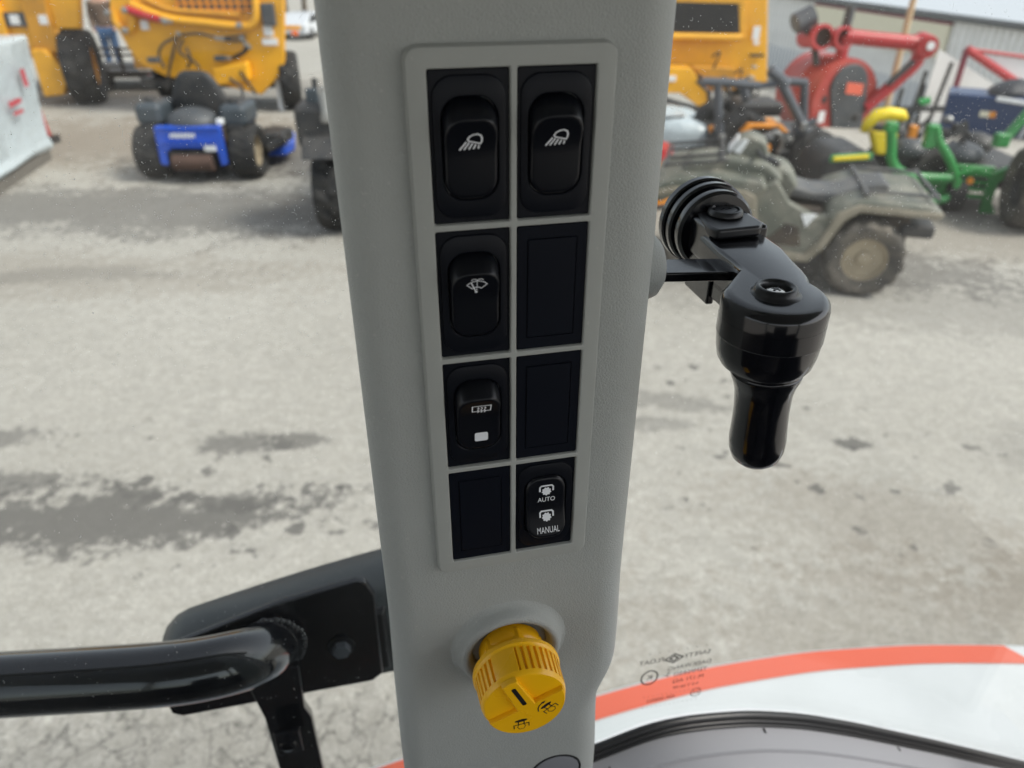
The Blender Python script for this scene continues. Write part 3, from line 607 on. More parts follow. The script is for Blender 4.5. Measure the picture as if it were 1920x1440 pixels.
# ---- side glass, seal, dust and etched maker's mark
GY = 120.
arch = [(55, -452), (98, -443.6), (135.8, -431), (160, -429.5), (184, -431.5), (235, -442), (291, -464), (353, -497), (461, -560), (605, -647), (700, -705)]
def interp(x):
    for (a, b), (c_, d_) in zip(arch, arch[1:]):
        if a <= x <= c_: return b + (d_ - b) * (x - a) / (c_ - a)
gp_ = [(48, 350), (48, -455)] + arch[1:] + [(700, 350)]
rg = MB().prism([(a, b) for a, b in gp_], L3(0, GY, 0), V((.001, 0, 0)), V((0, 0, .001)), -.005).build('side_window', 'glass', tractor, smooth=False)
lg = MB().prism([(-900, -640), (-50, -640), (-50, 350), (-900, 350)], L3(0, GY, 0), V((.001, 0, 0)), V((0, 0, .001)), -.005).build('side_window', 'glass', tractor, smooth=False)
def dust(parent, x0, x1, z0, z1, n, nf):
    mb = MB(); q = GY - .15
    cl_ = [(random.uniform(x0, x1), random.uniform(z0, z1), random.uniform(15, 60)) for _ in range(26)]
    def pos():
        while True:
            if random.random() < .5:
                c_ = random.choice(cl_); x, z = random.gauss(c_[0], c_[2]), random.gauss(c_[1], c_[2])
            else: x, z = random.uniform(x0, x1), z0 + (z1 - z0) * random.random() ** .75
            if x0 < x < x1 and z0 < z < z1 and (x < 0 or z > (interp(x) if 55 <= x <= 700 else -400)): return x, z
    for _ in range(n):
        x, z = pos(); s = .09 + .15 * random.random() ** 2 + (.22 * random.random() if random.random() < .07 else 0); a0 = random.random() * 6
        mb.add([L3(x + s * random.uniform(.6, 1.2) * math.cos(a0 + k * 1.2566), q, z + s * random.uniform(.6, 1.2) * math.sin(a0 + k * 1.2566)) for k in range(5)], [(0, 1, 2, 3, 4)])
    for _ in range(nf):
        x, z = pos(); a = random.random() * 6.28; ln = random.uniform(.2, .6); pts = [(x, z)]; cv = random.uniform(-.7, .7)
        for k in range(random.randint(3, 6)):
            a += cv + random.uniform(-.5, .5); x += ln * math.cos(a); z += ln * math.sin(a); pts.append((x, z))
        ribbon(mb, pts, .10, lambda u, w: L3(u, q, w))
    o = mb.build('window_dust', 'white_dust', parent, smooth=False); o['kind'] = 'stuff'
dust(rg, 55, 420, -60, 110, 3600, 420)
dust(lg, -420, -56, -60, 110, 3400, 400)
dust(rg, 55, 450, -380, -60, 900, 60)
dust(lg, -420, -56, -380, -60, 900, 60)
et = MB(); fe = lambda a, b: L3(158 + (a - 156) * .86, GY - .2, -378 + (b + 378) * .86)
def etx(t, s, x, z, w=1.): text_mesh(t, s, fe, x, z, et, w, True)
etx('SAFETY', 8.5, 178, -352, .95); etx('FLOAT', 8.5, 133, -351, .95)
ribbon(et, [(146, -352), (155, -346), (164, -352), (155, -358)], 1.6, fe, True); ribbon(et, [(151, -352), (155, -349), (159, -352), (155, -355)], 1.6, fe, True)
etx('DAEKWANG', 8, 172, -366, .95); etx('TEMPERED', 7.5, 174, -376, .95); etx('M-171 AS2', 7.5, 173, -386, .95)
etx('5.0 T.06 09', 6, 172, -395.5, .95)
ribbon(et, [(133 + 8 * math.cos(R(20 * i)), -373 + 9.5 * math.sin(R(20 * i))) for i in range(18)], 1.5, fe, True); etx('K', 10, 133, -373); etx('S-', 9, 150, -374)
ribbon(et, [(184 + 5 * math.cos(R(20 * i)), -409 + 6 * math.sin(R(20 * i))) for i in range(18)], .9, fe, True); etx('E4', 6, 184, -409)
etx('43R-000033', 6.2, 148, -408, .95)
for k in range(13):
    for z in (-340, -401, -417): 
        if k % 2 == 0 or z != -340: ribbon(et, [(130 + k * 4.6, z - k * .2), (130.7 + k * 4.6, z - k * .2)], .7, fe)
et.build('etched_maker_mark', 'blackprint', rg, smooth=False)
def arch_pts(dz, y, x0=52, x1=690, n=60):
    return [L3(x0 + (x1 - x0) * i / n, y, interp(max(55, x0 + (x1 - x0) * i / n)) + dz) for i in range(n + 1)]
def smoothpts(p, k=3):
    for _ in range(k): p = [p[0]] + [(p[i - 1] + p[i] * 2 + p[i + 1]) / 4 for i in range(1, len(p) - 1)] + [p[-1]]
    return p
sl = MB().tube(smoothpts(arch_pts(-2, GY - 5)), .0036, 10).build('window_seal', 'rubberseal', tractor, angle=80)
MB().tube(smoothpts(arch_pts(-7.2, GY - 7)), .0026, 10).build('seal_lip', 'rubberseal', sl, angle=80)
MB().tube(smoothpts(arch_pts(-10.5, GY - 9)), .002, 10).build('seal_lip', 'rubberseal', sl, angle=80)
for x in (248, 405): mm_ = MB().box(L3(x, GY - 14, interp(x) - 12), (.0014, .004, .005), (0, -25, 0)).build('seal_joint', 'rubberseal', sl)
tp = [[p for p in smoothpts(arch_pts(dz, y))] for dz, y in ((-10.5, GY - 9), (-12.5, GY - 30), (-14, GY - 31), (-15.5, GY - 31.5), (-19, GY - 90), (-48, GY - 120), (-240, GY - 125))]
tm = MB(); tm.v = [tuple(p) for r_ in tp for p in r_]; nn_ = len(tp[0])
tm.f = [(j * nn_ + i, j * nn_ + i + 1, (j + 1) * nn_ + i + 1, (j + 1) * nn_ + i) for j in range(len(tp) - 1) for i in range(nn_ - 1)]
tm.build('lower_trim', 'trim', tractor, angle=40)
MB().loft([[L3(101, 95, -455), L3(109, 92, -470), L3(104, 88, -476), L3(98, 92, -470)], [L3(103.5, 100, -449), L3(104, 100, -450), L3(103, 100, -450), L3(103, 100, -449.5)]]).build('trim_clip', 'rubberseal', tractor)

# ---- rear fender outside the glass
def spl(pts, x):
    for (a, b), (c_, d_) in zip(pts, pts[1:]):
        if a <= x <= c_: t = (x - a) / (c_ - a); return b + (d_ - b) * t
    return pts[0][1] if x < pts[0][0] else pts[-1][1]
OUT = [(-420, 352), (-250, 388), (-128, 406), (60, 432), (251, 452), (398, 461), (579, 454), (757, 429), (918, 393), (1100, 340), (1300, 265)]
xsF = [-420 + 20 * i for i in range(87)]
oy = [spl(OUT, x) for x in xsF]
for _ in range(6): oy = [oy[0]] + [(oy[i - 1] + 2 * oy[i] + oy[i + 1]) / 4 for i in range(1, len(oy) - 1)] + [oy[-1]]
FZ = -850
def fz(x, d): return FZ - .00016 * (x - 450) ** 2 * .06 - 6 * (1 - min(1, d / 60)) ** 2      # crowned top, rolled outer edge
fm_ = MB(); rows = []
for off, dz in ((None, 0), (200, 0), (120, 0), (70, 0), (40, 0), (15, 0), (5, -2), (0, -7), (-2, -14), (-2, -60)):
    rows.append([L3(x, (125 if off is None else max(126, y - off)), fz(x, 300 if off is None else max(0, off)) + dz) for x, y in zip(xsF, oy)])
nf_ = len(xsF); fm_.v = [tuple(p) for r_ in rows for p in r_]; fm_.f = [(j * nf_ + i, j * nf_ + i + 1, (j + 1) * nf_ + i + 1, (j + 1) * nf_ + i) for j in range(len(rows) - 1) for i in range(nf_ - 1)]
fen = fm_.build('fender', 'fender', tractor, angle=80)
def decal(x0, x1, o0, o1, name, m, slant=0):
    d_ = MB(); R0 = []; R1 = []; k = 60
    for i in range(k + 1):
        for lst, o_ in ((R0, o0), (R1, o1)):
            x = x0 + (x1 + (slant if o_ == o1 else 0) - x0) * i / k; j = (x - xsF[0]) / 20; a = int(j); y = oy[a] + (oy[a + 1] - oy[a]) * (j - a) - o_
            lst.append(L3(x, y, fz(x, o_) + 1.2))
    d_.v = [tuple(p) for p in R0 + R1]; d_.f = [(i, i + 1, k + 1 + i + 1, k + 1 + i) for i in range(k)]
    return d_.build(name, m, fen, angle=80)
decal(-400, 905, 10, 49, 'stripe', 'stripe', 22)
gap = MB(); gap.box(L3(938, 350, FZ - 9), (.004, .055, .004), (0, 0, 22)); gap.build('panel_joint', 'gutter', fen)

# ---- door grab bar and lamp housing on the left, outside the glass
gb = D.objects.new('grab_bar', None); COL.objects.link(gb); gb.parent = tractor; gb['label'] = 'gloss black tube handle welded to a bolted plate'
GBZ = -345
pts = [(-700, 252, GBZ), (-460, 217, GBZ), (-345, 200, GBZ), (-265, 188, GBZ), (-215, 182, GBZ), (-182, 186, GBZ - 4), (-162, 203, GBZ - 18), (-155, 232, GBZ - 36)]
def catmull(p, k=6):
    o = []
    p = [V(q) for q in p]; p = [2 * p[0] - p[1]] + p + [2 * p[-1] - p[-2]]
    for i in range(1, len(p) - 2):
        for j in range(k):
            t = j / k; a, b, c_, d_ = p[i - 1:i + 3]
            o.append(.5 * ((2 * b) + (c_ - a) * t + (2 * a - 5 * b + 4 * c_ - d_) * t * t + (3 * b - a - 3 * c_ + d_) * t ** 3))
    o.append(p[-2]); return o
MB().tube([L3(*q) for q in catmull(pts)], .0235, 32).build('tube', 'enamel', gb, angle=80)
wl = MB()
for k in range(34):
    a = R(360 * k / 34); rj = random.uniform(-.6, .6)
    wl.ell(L3(-156 + (24.8 + rj) * math.cos(a), 222 + rj, GBZ - 32 + (27.5 + rj) * math.sin(a)), (.0042, .0036, .0042), 8, 6)
wl.build('weld_bead', 'enamel', gb)
pl = MB(); pl.prism([(-252, -446), (-244, -452), (-80, -452), (-70, -444), (-68, -344), (-74, -328), (-82, -325), (-145, -336), (-248, -368), (-255, -378)], L3(0, 226, 0), V((.001, 0, 0)), V((0, 0, .001)), -.007)
pl.build('mounting_plate', 'gloss', gb, bevel=.002, seg=3)
bo = mmlathe([(11.5, 0), (11.5, 1.6), (9, 1.8)], L3(-102, 226, -398), (0, -1, 0), 32, False, True).build('bolt', 'satin', gb)
hx = MB(); hx.loft([[L3(-102 + 8 * math.cos(R(60 * i)), 226 - h, -398 + 8 * math.sin(R(60 * i))) for i in range(6)] for h in (1, 8)]); hx.build('bolt_head', 'greytube', bo, bevel=.0008)
tb = MB(); tb.prism([(-26, 0), (20, 0), (17, -55), (21, -70), (21, -190), (-17, -190), (-18, -60)], L3(-158, 214, GBZ - 55), V((.001, 0, 0)), V((0, 0, .001)), -.010)
tb.build('lower_tab', 'gloss', gb, bevel=.0015, seg=2)
nt = MB(); nt.box(L3(-158, 202, GBZ - 135), (.022, .005, .030)); nt.build('tab_nut_plate', 'gloss', gb, bevel=.001)
mmlathe([(7, 0), (7, 5), (4.6, 5.6), (4.2, 2), (.01, 2)], L3(-158, 200, GBZ - 133), (0, -1, 0), 24, False, False).build('tab_nut', 'enamel', gb)
# lamp housing: long wedge with a curved top
hb = MB(); rings = []
for i in range(25):
    x = -268 + i * 12.0; t = i / 24
    top = -418 + 52 * (1 - (1 - min(1, t * 1.0)) ** 1.45); bot = -474 + 4 * t; hf = 262 - 14 * sstep((t - .0) * 2.5)
    if i == 0: top, bot = -431, -462
    if i == 1: top, bot = -418, -470
    yb = 330; cr_ = 9
    rings.append([L3(x, hf, bot), L3(x, hf, top - 26), L3(x, hf + 1.5, top - 23.5), L3(x, hf + 14, top - 6), L3(x, hf + 22, top - 2), L3(x, hf + 40, top), L3(x, yb - 12, top - 4), L3(x, yb, top - 16), L3(x, yb, bot)])
hb.loft(rings).build('lamp_housing', 'housing', tractor, angle=50)
MB().loft([[L3(x, 247.5, z) for x, z in ((-250, -459), (-60, -459), (-60, -379), (-100, -386), (-250, -426))], [L3(x, 240, z) for x, z in ((-246, -456), (-64, -456), (-64, -384), (-102, -390), (-246, -428))]]).build('housing_gasket', 'rubberseal', tractor, bevel=.002)

# ---- roof, floor and far corner posts of the same cab
MB().box(L3(-150, -560, 400), (1.75, 1.5, .07)).build('cab_roof', 'liner', tractor, bevel=.02)
MB().box(L3(-150, -600, -1250), (1.5, 1.4, .05)).build('cab_floor', 'floormat', tractor)
for x, y in ((-950, 120), (-950, -1250), (620, -1250)): MB().box(L3(x, y, -430), (.09, .09, 1.62)).build('corner_post', 'vinyl', tractor, bevel=.02)
MB().box(L3(-150, -1290, -820), (1.55, .05, .95)).build('far_light_blocker', 'floormat', tractor, bevel=.02)  # three unseen dark panels, added to block bright reflections in black parts
MB().box(L3(-900, -600, -850), (.05, 1.3, .8)).build('front_light_blocker', 'floormat', tractor, bevel=.02)
MB().box(L3(600, -600, -850), (.05, 1.3, .8)).build('rear_light_blocker', 'floormat', tractor, bevel=.02)
seat = MB().box(L3(-120, -760, -700), (.5, .5, .14)); seat.box(L3(-120, -1010, -350), (.48, .13, .62)); seat.build('operator_seat', 'floormat', tractor, bevel=.05, seg=3)

# ------------------------------------------------------------------ the yard
def T(loc, rz=0):
    return None
# ---- steel building down the slope, right
A0 = V((12.11, 37.9)); dB = V((.1679, -.9858)); nB = V((-.9858, -.1679)); BASE, EAVE = -3.25, -.10
bld = thing('steel_building', 'long grey ribbed steel building with white roof behind the red grain blower', 'building', (A0.x, A0.y, BASE), math.degrees(math.atan2(dB.y, dB.x)))
# local x runs along the wall towards the viewer, local -y is out of the wall? -> use wall frame: y negative = outward
sgn = 1 if V((-dB.y, dB.x)).dot(nB) > 0 else -1
HH = EAVE - BASE
MB().box((8, -sgn * 6.0, HH / 2), (36, 12, HH)).build('wall', 'siding', bld)
ribm = None
for i in range(110):
    x = -9 + i * .3
    if ribm is None:
        ribm = MB().loft([[V((a, sgn * b, z)) for a, b in ((-.06, 0), (-.03, .07), (.03, .07), (.06, 0))] for z in (0, HH - .02)]).build('siding_rib', 'siding', bld, smooth=False, loc=(x, 0, 0))
    else: put(ribm, 'siding_rib', bld, (x, 0, 0))
MB().box((8, sgn * .12, HH + .06), (36.6, .26, .2)).build('gutter', 'gutter', bld)
MB().prism([(.25 * sgn, .17), (-6 * sgn, 1.15), (-6 * sgn, 1.05), (.25 * sgn, .06)], (-10.3, 0, HH), V((0, 1, 0)), V((0, 0, 1)), 36.6).build('roof', 'roofwhite', bld, smooth=False)
base_ = MB().box((8, sgn * .03, .55), (36, .03, 1.1)).build('base_course', 'roofwhite', bld)
sg = thing('sign_board', 'long cream sign board with a maroon top edge on the steel building', 'sign', (A0.x + dB.x * 7.8 + nB.x * .12, A0.y + dB.y * 7.8 + nB.y * .12, -1.27), math.degrees(math.atan2(dB.y, dB.x)))
MB().box((0, sgn * .02, .5), (8.35, .1, 1.0)).build('face', 'cream', sg, bevel=.01)
MB().box((0, sgn * .02, 1.04), (8.4, .13, .07)).build('top_edge', 'maroon', sg)

# ---- red-framed shelter
sh_ = thing('red_framed_shelter', 'white sheeted shelter with thin red steel frame in front of the grey building', 'shelter', (7.6, 13.5, ground_z(7.6, 13.5)), 0)
zb = ground_z(7.6, 13.5)
MB().tube([(0, 0, 0), (.02, 0, .51 - zb)], .05).build('post', 'maroon', sh_)
MB().tube([(.02, 0, .51 - zb), (.86, 0, .07 - zb), (2.2, 0, -.62 - zb)], .07, 8).build('diagonal_beam', 'red', sh_)
MB().tube([(.02, 0, .51 - zb), (2.4, 0, .22 - zb)], .03).build('top_rail', 'red', sh_)
MB().prism([(.04, .44 - zb), (2.4, .19 - zb), (2.4, -.7 - zb), (.9, .03 - zb)], (0, .03, 0), V((1, 0, 0)), V((0, 0, 1)), -.03).build('sheet', 'white', sh_)
MB().prism([(.04, .40 - zb), (.84, 0 - zb), (2.2, -.7 - zb), (2.2, .1), (.0, .1)], (0, .9, 0), V((1, 0, 0)), V((0, 0, 1)), -.03).build('back_sheet', 'siding', sh_)

# ---- timber pole and dark stakes
zb = ground_z(6.28, 13)
p_ = MB().tube([(0, 0, 0), (.0, 0, .9 - zb), (.03, 0, 2.6 - zb)], .05, 12).build('timber_pole', 'tan', loc=(6.27, 13, zb)); tag(p_, 'slim tan timber pole standing behind the red blower boom', 'pole')
hk = MB().tube([(0, -.06, .78 - zb), (-.3, -.06, .80 - zb)], .012, 6).build('hook_arm', 'steel', p_)
rk = thing('harrow', 'dark upright steel harrow tines behind the yellow mower seat', 'harrow', (5.15, 9.9, ground_z(5.15, 9.9)))
for dx, h, t in ((-.25, .55, .02), (-.05, .75, .06), (.08, .6, -.05), (.2, .85, .1), (.45, .5, .02)):
    MB().tube([(dx, 0, 0), (dx + t, 0, h)], .025, 8).build('tine', 'dark', rk)
MB().box((.1, 0, .3), (1.0, .06, .06)).build('bar', 'dark', rk)

# ---- red grain blower
zb = -.68
bw = thing('grain_blower', 'red drum grain blower with black guard and folded red boom', 'blower', (4.9, 12.1, zb))
def at_(x, z, y=0): return V((x - 4.9, y, z - zb))
ax = V((.29, -.957, 0)); fc = at_(5.12, -.04, -.1)
dr = MB().lathe([(.001, -1.0), (.5, -1.0), (.6, -.93), (.6, -.5), (.615, -.48), (.615, -.44), (.6, -.42), (.6, -.06), (.57, 0), (.001, .02)], fc, ax, 48, False, False).build('drum', 'reddrum', bw)
u_ = V((.957, .29, 0)); c = fc + ax * .05
gpoly = [(.33 * math.cos(R(a)), .2 + .33 * math.sin(R(a))) for a in range(0, 181, 15)] + [(-.28, .0), (-.08, -.62), (.42, -.62), (.36, 0)]
MB().prism(gpoly, c, u_, V((0, 0, 1)), -.12).build('belt_guard', 'darkgrey', bw, bevel=.02)
MB().prism([(-.17, .14), (.13, .1), (.13, .26), (-.17, .30)], c + ax * .135, u_, V((0, 0, 1)), -.006).build('guard_decal', 'stripe', bw)
MB().prism([(-.44, -.30), (-.33, -.30), (-.33, -.13), (-.44, -.13)], c + ax * -.02, u_, V((0, 0, 1)), -.01).build('data_plate', 'white', bw)
for s, r_ in ((-.3, .2), (.35, .16), (.1, .2)):
    MB().box(fc + V((s, .5 if s < .3 else .2, -.61)), (.14, .4, .1)).build('skid', 'dark', bw)
MB().cyl(at_(4.97, .86), at_(4.95, .42), .09).build('column', 'red', bw)
for x, z, r_ in ((4.60, .85, .18), (4.92, .84, .16)):
    f_ = MB().lathe([(r_ * .72, .0), (r_, .0), (r_, -.12), (r_ * .8, -.14), (r_ * .8, -.5)], at_(x, z, -.1), V((.2, -.97, .12)), 32, False, False).build('boom_flange', 'red', bw)
    MB().lathe([(r_ * .72, .005), (r_ * .68, -.1), (.01, -.12)], at_(x, z, -.1), V((.2, -.97, .12)), 32, False, False).build('flange_throat', 'rust', f_)
MB().tube([at_(4.95, .85), at_(5.5, .80), at_(6.12, .75)], .105, 20).build('boom', 'red', bw)
e_ = MB().lathe([(.15, -.16), (.16, -.14), (.16, .14), (.15, .16)], at_(6.16, .73), (0, 1, .1), 28).build('elbow', 'red', bw)
MB().lathe([(.06, .0), (.06, .02)], at_(6.18, .74, -.17), (0, -1, 0), 20).build('elbow_plate', 'white', e_)
MB().tube([at_(6.15, .70), at_(6.12, .50), at_(6.0, .34)], .10, 14).build('boom', 'red', bw)
MB().tube([at_(6.08, .44), at_(5.82, .15), at_(5.5, -.16)], .095, 18).build('boom', 'red', bw)
MB().tube([at_(6.02, .52, -.1), at_(5.7, .2, -.14)], .045, 10).build('hydraulic_cylinder', 'dark', bw)
MB().tube([at_(4.98, .9, .1), at_(5.0, 1.25, .1)], .07, 12).build('stack', 'darkgrey', bw)
MB().lathe([(.13, 0), (.15, .02), (.15, .30), (.11, .31)], at_(4.2, 1.0, .1), (.75, .1, .35), 24, True, True).build('discharge_pipe', 'greytube', bw)
MB().tube([at_(4.35, .95, .1), at_(4.5, .85, .05), at_(4.62, .45, 0)], .05, 10).build('spout_bracket', 'dark', bw)

# ---- yellow machine behind the quad bike
mc = thing('yellow_machine', 'tall yellow machine with a dark grille window behind the quad bike', 'machine', (2.6, 10.7, 0))
s_ = 10.7 / 11.1
def pc(x, z): return (x * s_ - 2.6, 2.1 + (z - 2.1) * s_)
MB().prism([pc(1.0, .45), pc(2.45, .53), pc(2.5, .50), pc(3.60, .30), pc(3.42, 1.39), pc(3.2, 2.5), pc(1.0, 2.5)], (0, 0, 0), V((1, 0, 0)), V((0, 0, 1)), -1.6).build('body', 'yellow', mc, bevel=.02)
fr_ = MB().prism([pc(1.3, .94), pc(3.16, .94), pc(3.06, 1.62), pc(1.3, 1.62)], (0, -.05, 0), V((1, 0, 0)), V((0, 0, 1)), .04).build('window_frame', 'yellow', mc, bevel=.012)
MB().prism([pc(1.3, 1.02), pc(3.08, 1.0), pc(3.0, 1.36), pc(1.3, 1.40)], (0, -.095, 0), V((1, 0, 0)), V((0, 0, 1)), .006).build('grille', 'mesh', fr_)
for k in range(9): 
    z = 1.04 + k * .04; q0, q1 = pc(1.3, z), pc(3.05, z - .015)
    MB().box(((q0[0] + q1[0]) / 2, -.105, (q0[1] + q1[1]) / 2), (q1[0] - q0[0], .006, .008)).build('grille_bar', 'dark', fr_)
q0, q1 = pc(1.3, 1.02), pc(3.1, .97)
MB().tube([(q0[0], -.12, q0[1] - .04), (q1[0], -.12, q1[1] - .02)], .045, 12).build('sill_roll', 'yellow', mc)
MB().prism([pc(1.0, .62), pc(2.42, .60), pc(2.62, .36), pc(2.9, .02), pc(2.75, -.0), pc(2.3, .28), pc(1.0, .30)], (0, -.35, 0), V((1, 0, 0)), V((0, 0, 1)), -.34).build('chute', 'yellow', mc, bevel=.015)
MB().prism([pc(2.46, .60), pc(3.05, .58), pc(3.1, .30), pc(2.75, .28)], (0, -.22, 0), V((1, 0, 0)), V((0, 0, 1)), -.2).build('step_box', 'yellowdark', mc, bevel=.012)
for x, z, w, h in ((3.31, 1.0, .09, .16), (3.33, .88, .07, .05), (2.16, .47, .12, .07)): q = pc(x, z); MB().box((q[0], -.06 if x > 3 else -.36, q[1]), (w, .02, h)).build('decal', 'white', mc)
q = pc(3.42, .72); MB().box((q[0] - .05, -.05, q[1]), (.18, .06, .03)).build('handle', 'dark', mc)
for i, (a, b) in enumerate((((2.5, .45), (2.7, .2)), ((2.85, .5), (2.95, .15)), ((3.15, .5), (3.25, .12)))):
    a, b = pc(*a), pc(*b); MB().tube([(a[0], -.4, a[1]), ((a[0] + b[0]) / 2 + .05, -.45, (a[1] + b[1]) / 2), (b[0], -.4, b[1])], .025, 8).build('hose', 'dark', mc)
for x in (-1.0, .75): wheel(mc, (x, .9, .36), (1, 0, 0), .36, .28, rim=.5)
MB().box((-.1, .9, .42), (1.9, 1.2, .12)).build('chassis', 'dark', mc)

# ---- yellow machine B: hopper back with hoses, left of the pillar
mb_ = thing('yellow_machine', 'yellow machine with hydraulic hoses, red cylinder and mesh window behind the blue mower', 'machine', (-4.2, 10.9, 0))
poly = [(-1.08, 2.5), (-1.08, 1.41), (-1.13, 1.22), (-.99, .83), (-.88, .63), (-.57, .47), (.22, .35), (.71, .23), (1.01, .49), (1.09, .64), (1.21, 1.41), (1.30, 2.5)]
MB().prism(poly, (0, 0, 0), V((1, 0, 0)), V((0, 0, 1)), -.10).build('hopper_back', 'yellow', mb_, bevel=.025)
MB().box((-.25, .62, 1.5), (1.55, 1.0, 1.9)).build('hopper', 'yellowdark', mb_, bevel=.03)
def ty(name, pts, r, m, par=mb_, n=10): return MB().tube(catmull(pts, 5), r, n).build(name, m, par, angle=80)
ty('rail', [(-.78, -.06, 1.36), (-.55, -.08, 1.27), (-.28, -.08, 1.19), (.2, -.08, 1.14), (.66, -.08, 1.10), (.80, -.08, 1.16), (.85, -.08, 1.30), (.87, -.06, 1.6)], .05, 'yellow')
ty('rail', [(-.62, -.03, 1.44), (-.3, -.05, 1.30), (.3, -.05, 1.25), (.62, -.04, 1.23)], .035, 'yellowdark')
gr = MB().box((.31, -.012, 1.60), (1.02, .02, .68)).build('mesh_window', 'darkgrey', mb_)
gm = MB()
for k in range(11): gm.box((-.19 + k * .1, -.03, 1.60), (.032, .016, .68))
for k in range(8): gm.box((.31, -.034, 1.29 + k * .085), (1.02, .012, .026))
gm.build('mesh_bars', 'orange', gr)['kind'] = 'stuff'
MB().box((.995, -.05, 1.24), (.17, .10, .27)).build('lamp_box', 'darkgrey', mb_, bevel=.02)
for x, z, w, h in ((-.68, 1.11, .10, .11), (.95, 1.04, .12, .12), (.95, .91, .20, .08)): MB().box((x, -.02, z), (w, .03, h)).build('decal', 'white', mb_)
rc = ty('hydraulic_cylinder', [(-.83, -.12, 1.31), (-.6, -.12, 1.235), (-.42, -.12, 1.19)], .05, 'red')
MB().tube([(-.42, -.12, 1.19), (-.26, -.12, 1.155)], .026, 8).build('piston_rod', 'steel', rc)
for x, z in ((-.83, 1.30), (-.34, 1.17), (-1.06, 1.27), (-.89, 1.06), (.62, 1.12)): MB().lathe([(.04, 0), (.04, .05), (.025, .06)], (x, -.14, z), (0, -1, 0), 14).build('pin', 'steel', mb_)
ty('bracket_arc', [(-1.05, -.05, 1.28), (-1.03, -.05, 1.12), (-.90, -.05, 1.04), (-.82, -.05, 1.14), (-.80, -.05, 1.26)], .045, 'yellow')
HO = [[(-.22, .99), (-.28, .90), (-.35, .78), (-.42, .62), (-.5, .45)], [(-.28, .97), (-.46, .88), (-.55, .74), (-.5, .6)], [(-.2, 1.0), (.05, 1.02), (.28, .97), (.5, .98), (.66, 1.0)], [(.28, .96), (.5, .93), (.66, .95)], [(.6, .92), (.68, .84), (.5, .73), (.3, .71)], [(-.18, .95), (-.25, .8), (-.1, .68), (-.02, .6)], [(.66, .9), (.6, .8), (.42, .72)], [(-.35, .8), (-.45, .55), (-.55, .3)], [(-.16, .85), (-.12, .7), (-.2, .6)]]
for h in HO: ty('hose', [(a, -.10 - .03 * (i % 2), b) for i, (a, b) in enumerate(h)], .018, 'dark', n=8)
for x, z in ((.29, .965), (.36, .955), (.62, .96), (.66, .90), (.70, .86), (-.21, 1.02), (.40, .72)): MB().box((x, -.14, z), (.06, .05, .045), (0, 20, 0)).build('coupling', 'steel', mb_, bevel=.008)
for x, z in ((-.62, .70), (.28, .72)): MB().box((x, -.13, z), (.15, .1, .07)).build('valve', 'darkgrey', mb_, bevel=.015)
MB().prism([(.15, .60), (.64, .68), (.63, .44), (.14, .37)], (0, 0, 0), V((1, 0, 0)), V((0, 0, 1)), .16).build('tool_box', 'yellow', mb_, bevel=.03)
MB().box((.62, -.2, .42), (.03, .04, .34), (0, -30, 0)).build('lever', 'dark', mb_)
MB().box((1.24, .2, .99), (.09, .06, .06)).build('marker_lamp', 'amber', mb_, bevel=.015)
MB().box((1.22, .22, 1.06), (.2, .05, .05)).build('lamp_arm', 'yellow', mb_)
wheel(mb_, (1.06, .30, .38), (.97, .24, 0), .38, .26, lug=.012)
wheel(mb_, (-.78, .75, .38), (1, 0, 0), .38, .30, lug=.012)
MB().box((.0, .6, .36), (2.0, .9, .12)).build('axle', 'dark', mb_)
MB().cyl((.92, .15, 0), (.92, .15, .42), .04).build('stand', 'white', mb_)

# ---- yellow machine A, far left
ma = thing('yellow_machine', 'yellow loader with a big black tyre behind the white wrapped crate', 'machine', (-6.9, 11.5, 0))
MB().prism([(-1.4, .75), (.28, .75), (.34, 1.0), (.82, 1.0), (.92, 1.4), (.95, 2.4), (-1.4, 2.4)], (0, 0, 0), V((1, 0, 0)), V((0, 0, 1)), -.12).build('body', 'yellow', ma, bevel=.03)
MB().box((-.75, 1.0, 1.4), (1.3, 1.7, 1.6)).build('rear_body', 'yellowdark', ma, bevel=.03)
MB().box((.30, -.04, 1.30), (.35, .06, 1.2)).build('column', 'yellowdark', ma, bevel=.02)
MB().box((-.25, -.02, 1.5), (.14, .14, 1.6)).build('post', 'yellow', ma, bevel=.02)
MB().box((.14, -.05, 1.13), (.6, .03, .18)).build('window', 'darkgrey', ma)
for x in (-.02, .38): MB().box((x, -.07, 1.13), (.12, .02, .12)).build('window_sticker', 'white', ma)
MB().prism([(.1, .12), (.40, .15), (.5, .35), (.48, .52), (.30, .76), (.1, .76)], (0, -.15, 0), V((1, 0, 0)), V((0, 0, 1)), -.9).build('step_block', 'yellow', ma, bevel=.03)
w_ = wheel(ma, (.66, .10, .50), (.95, .31, 0), .50, .42, rimm='yellowdark', lug=.03, k=6, rim=.52)
wheel(ma, (-1.3, .18, .50), (1, 0, 0), .50, .42, rimm='yellowdark', lug=.03, k=6, rim=.52)

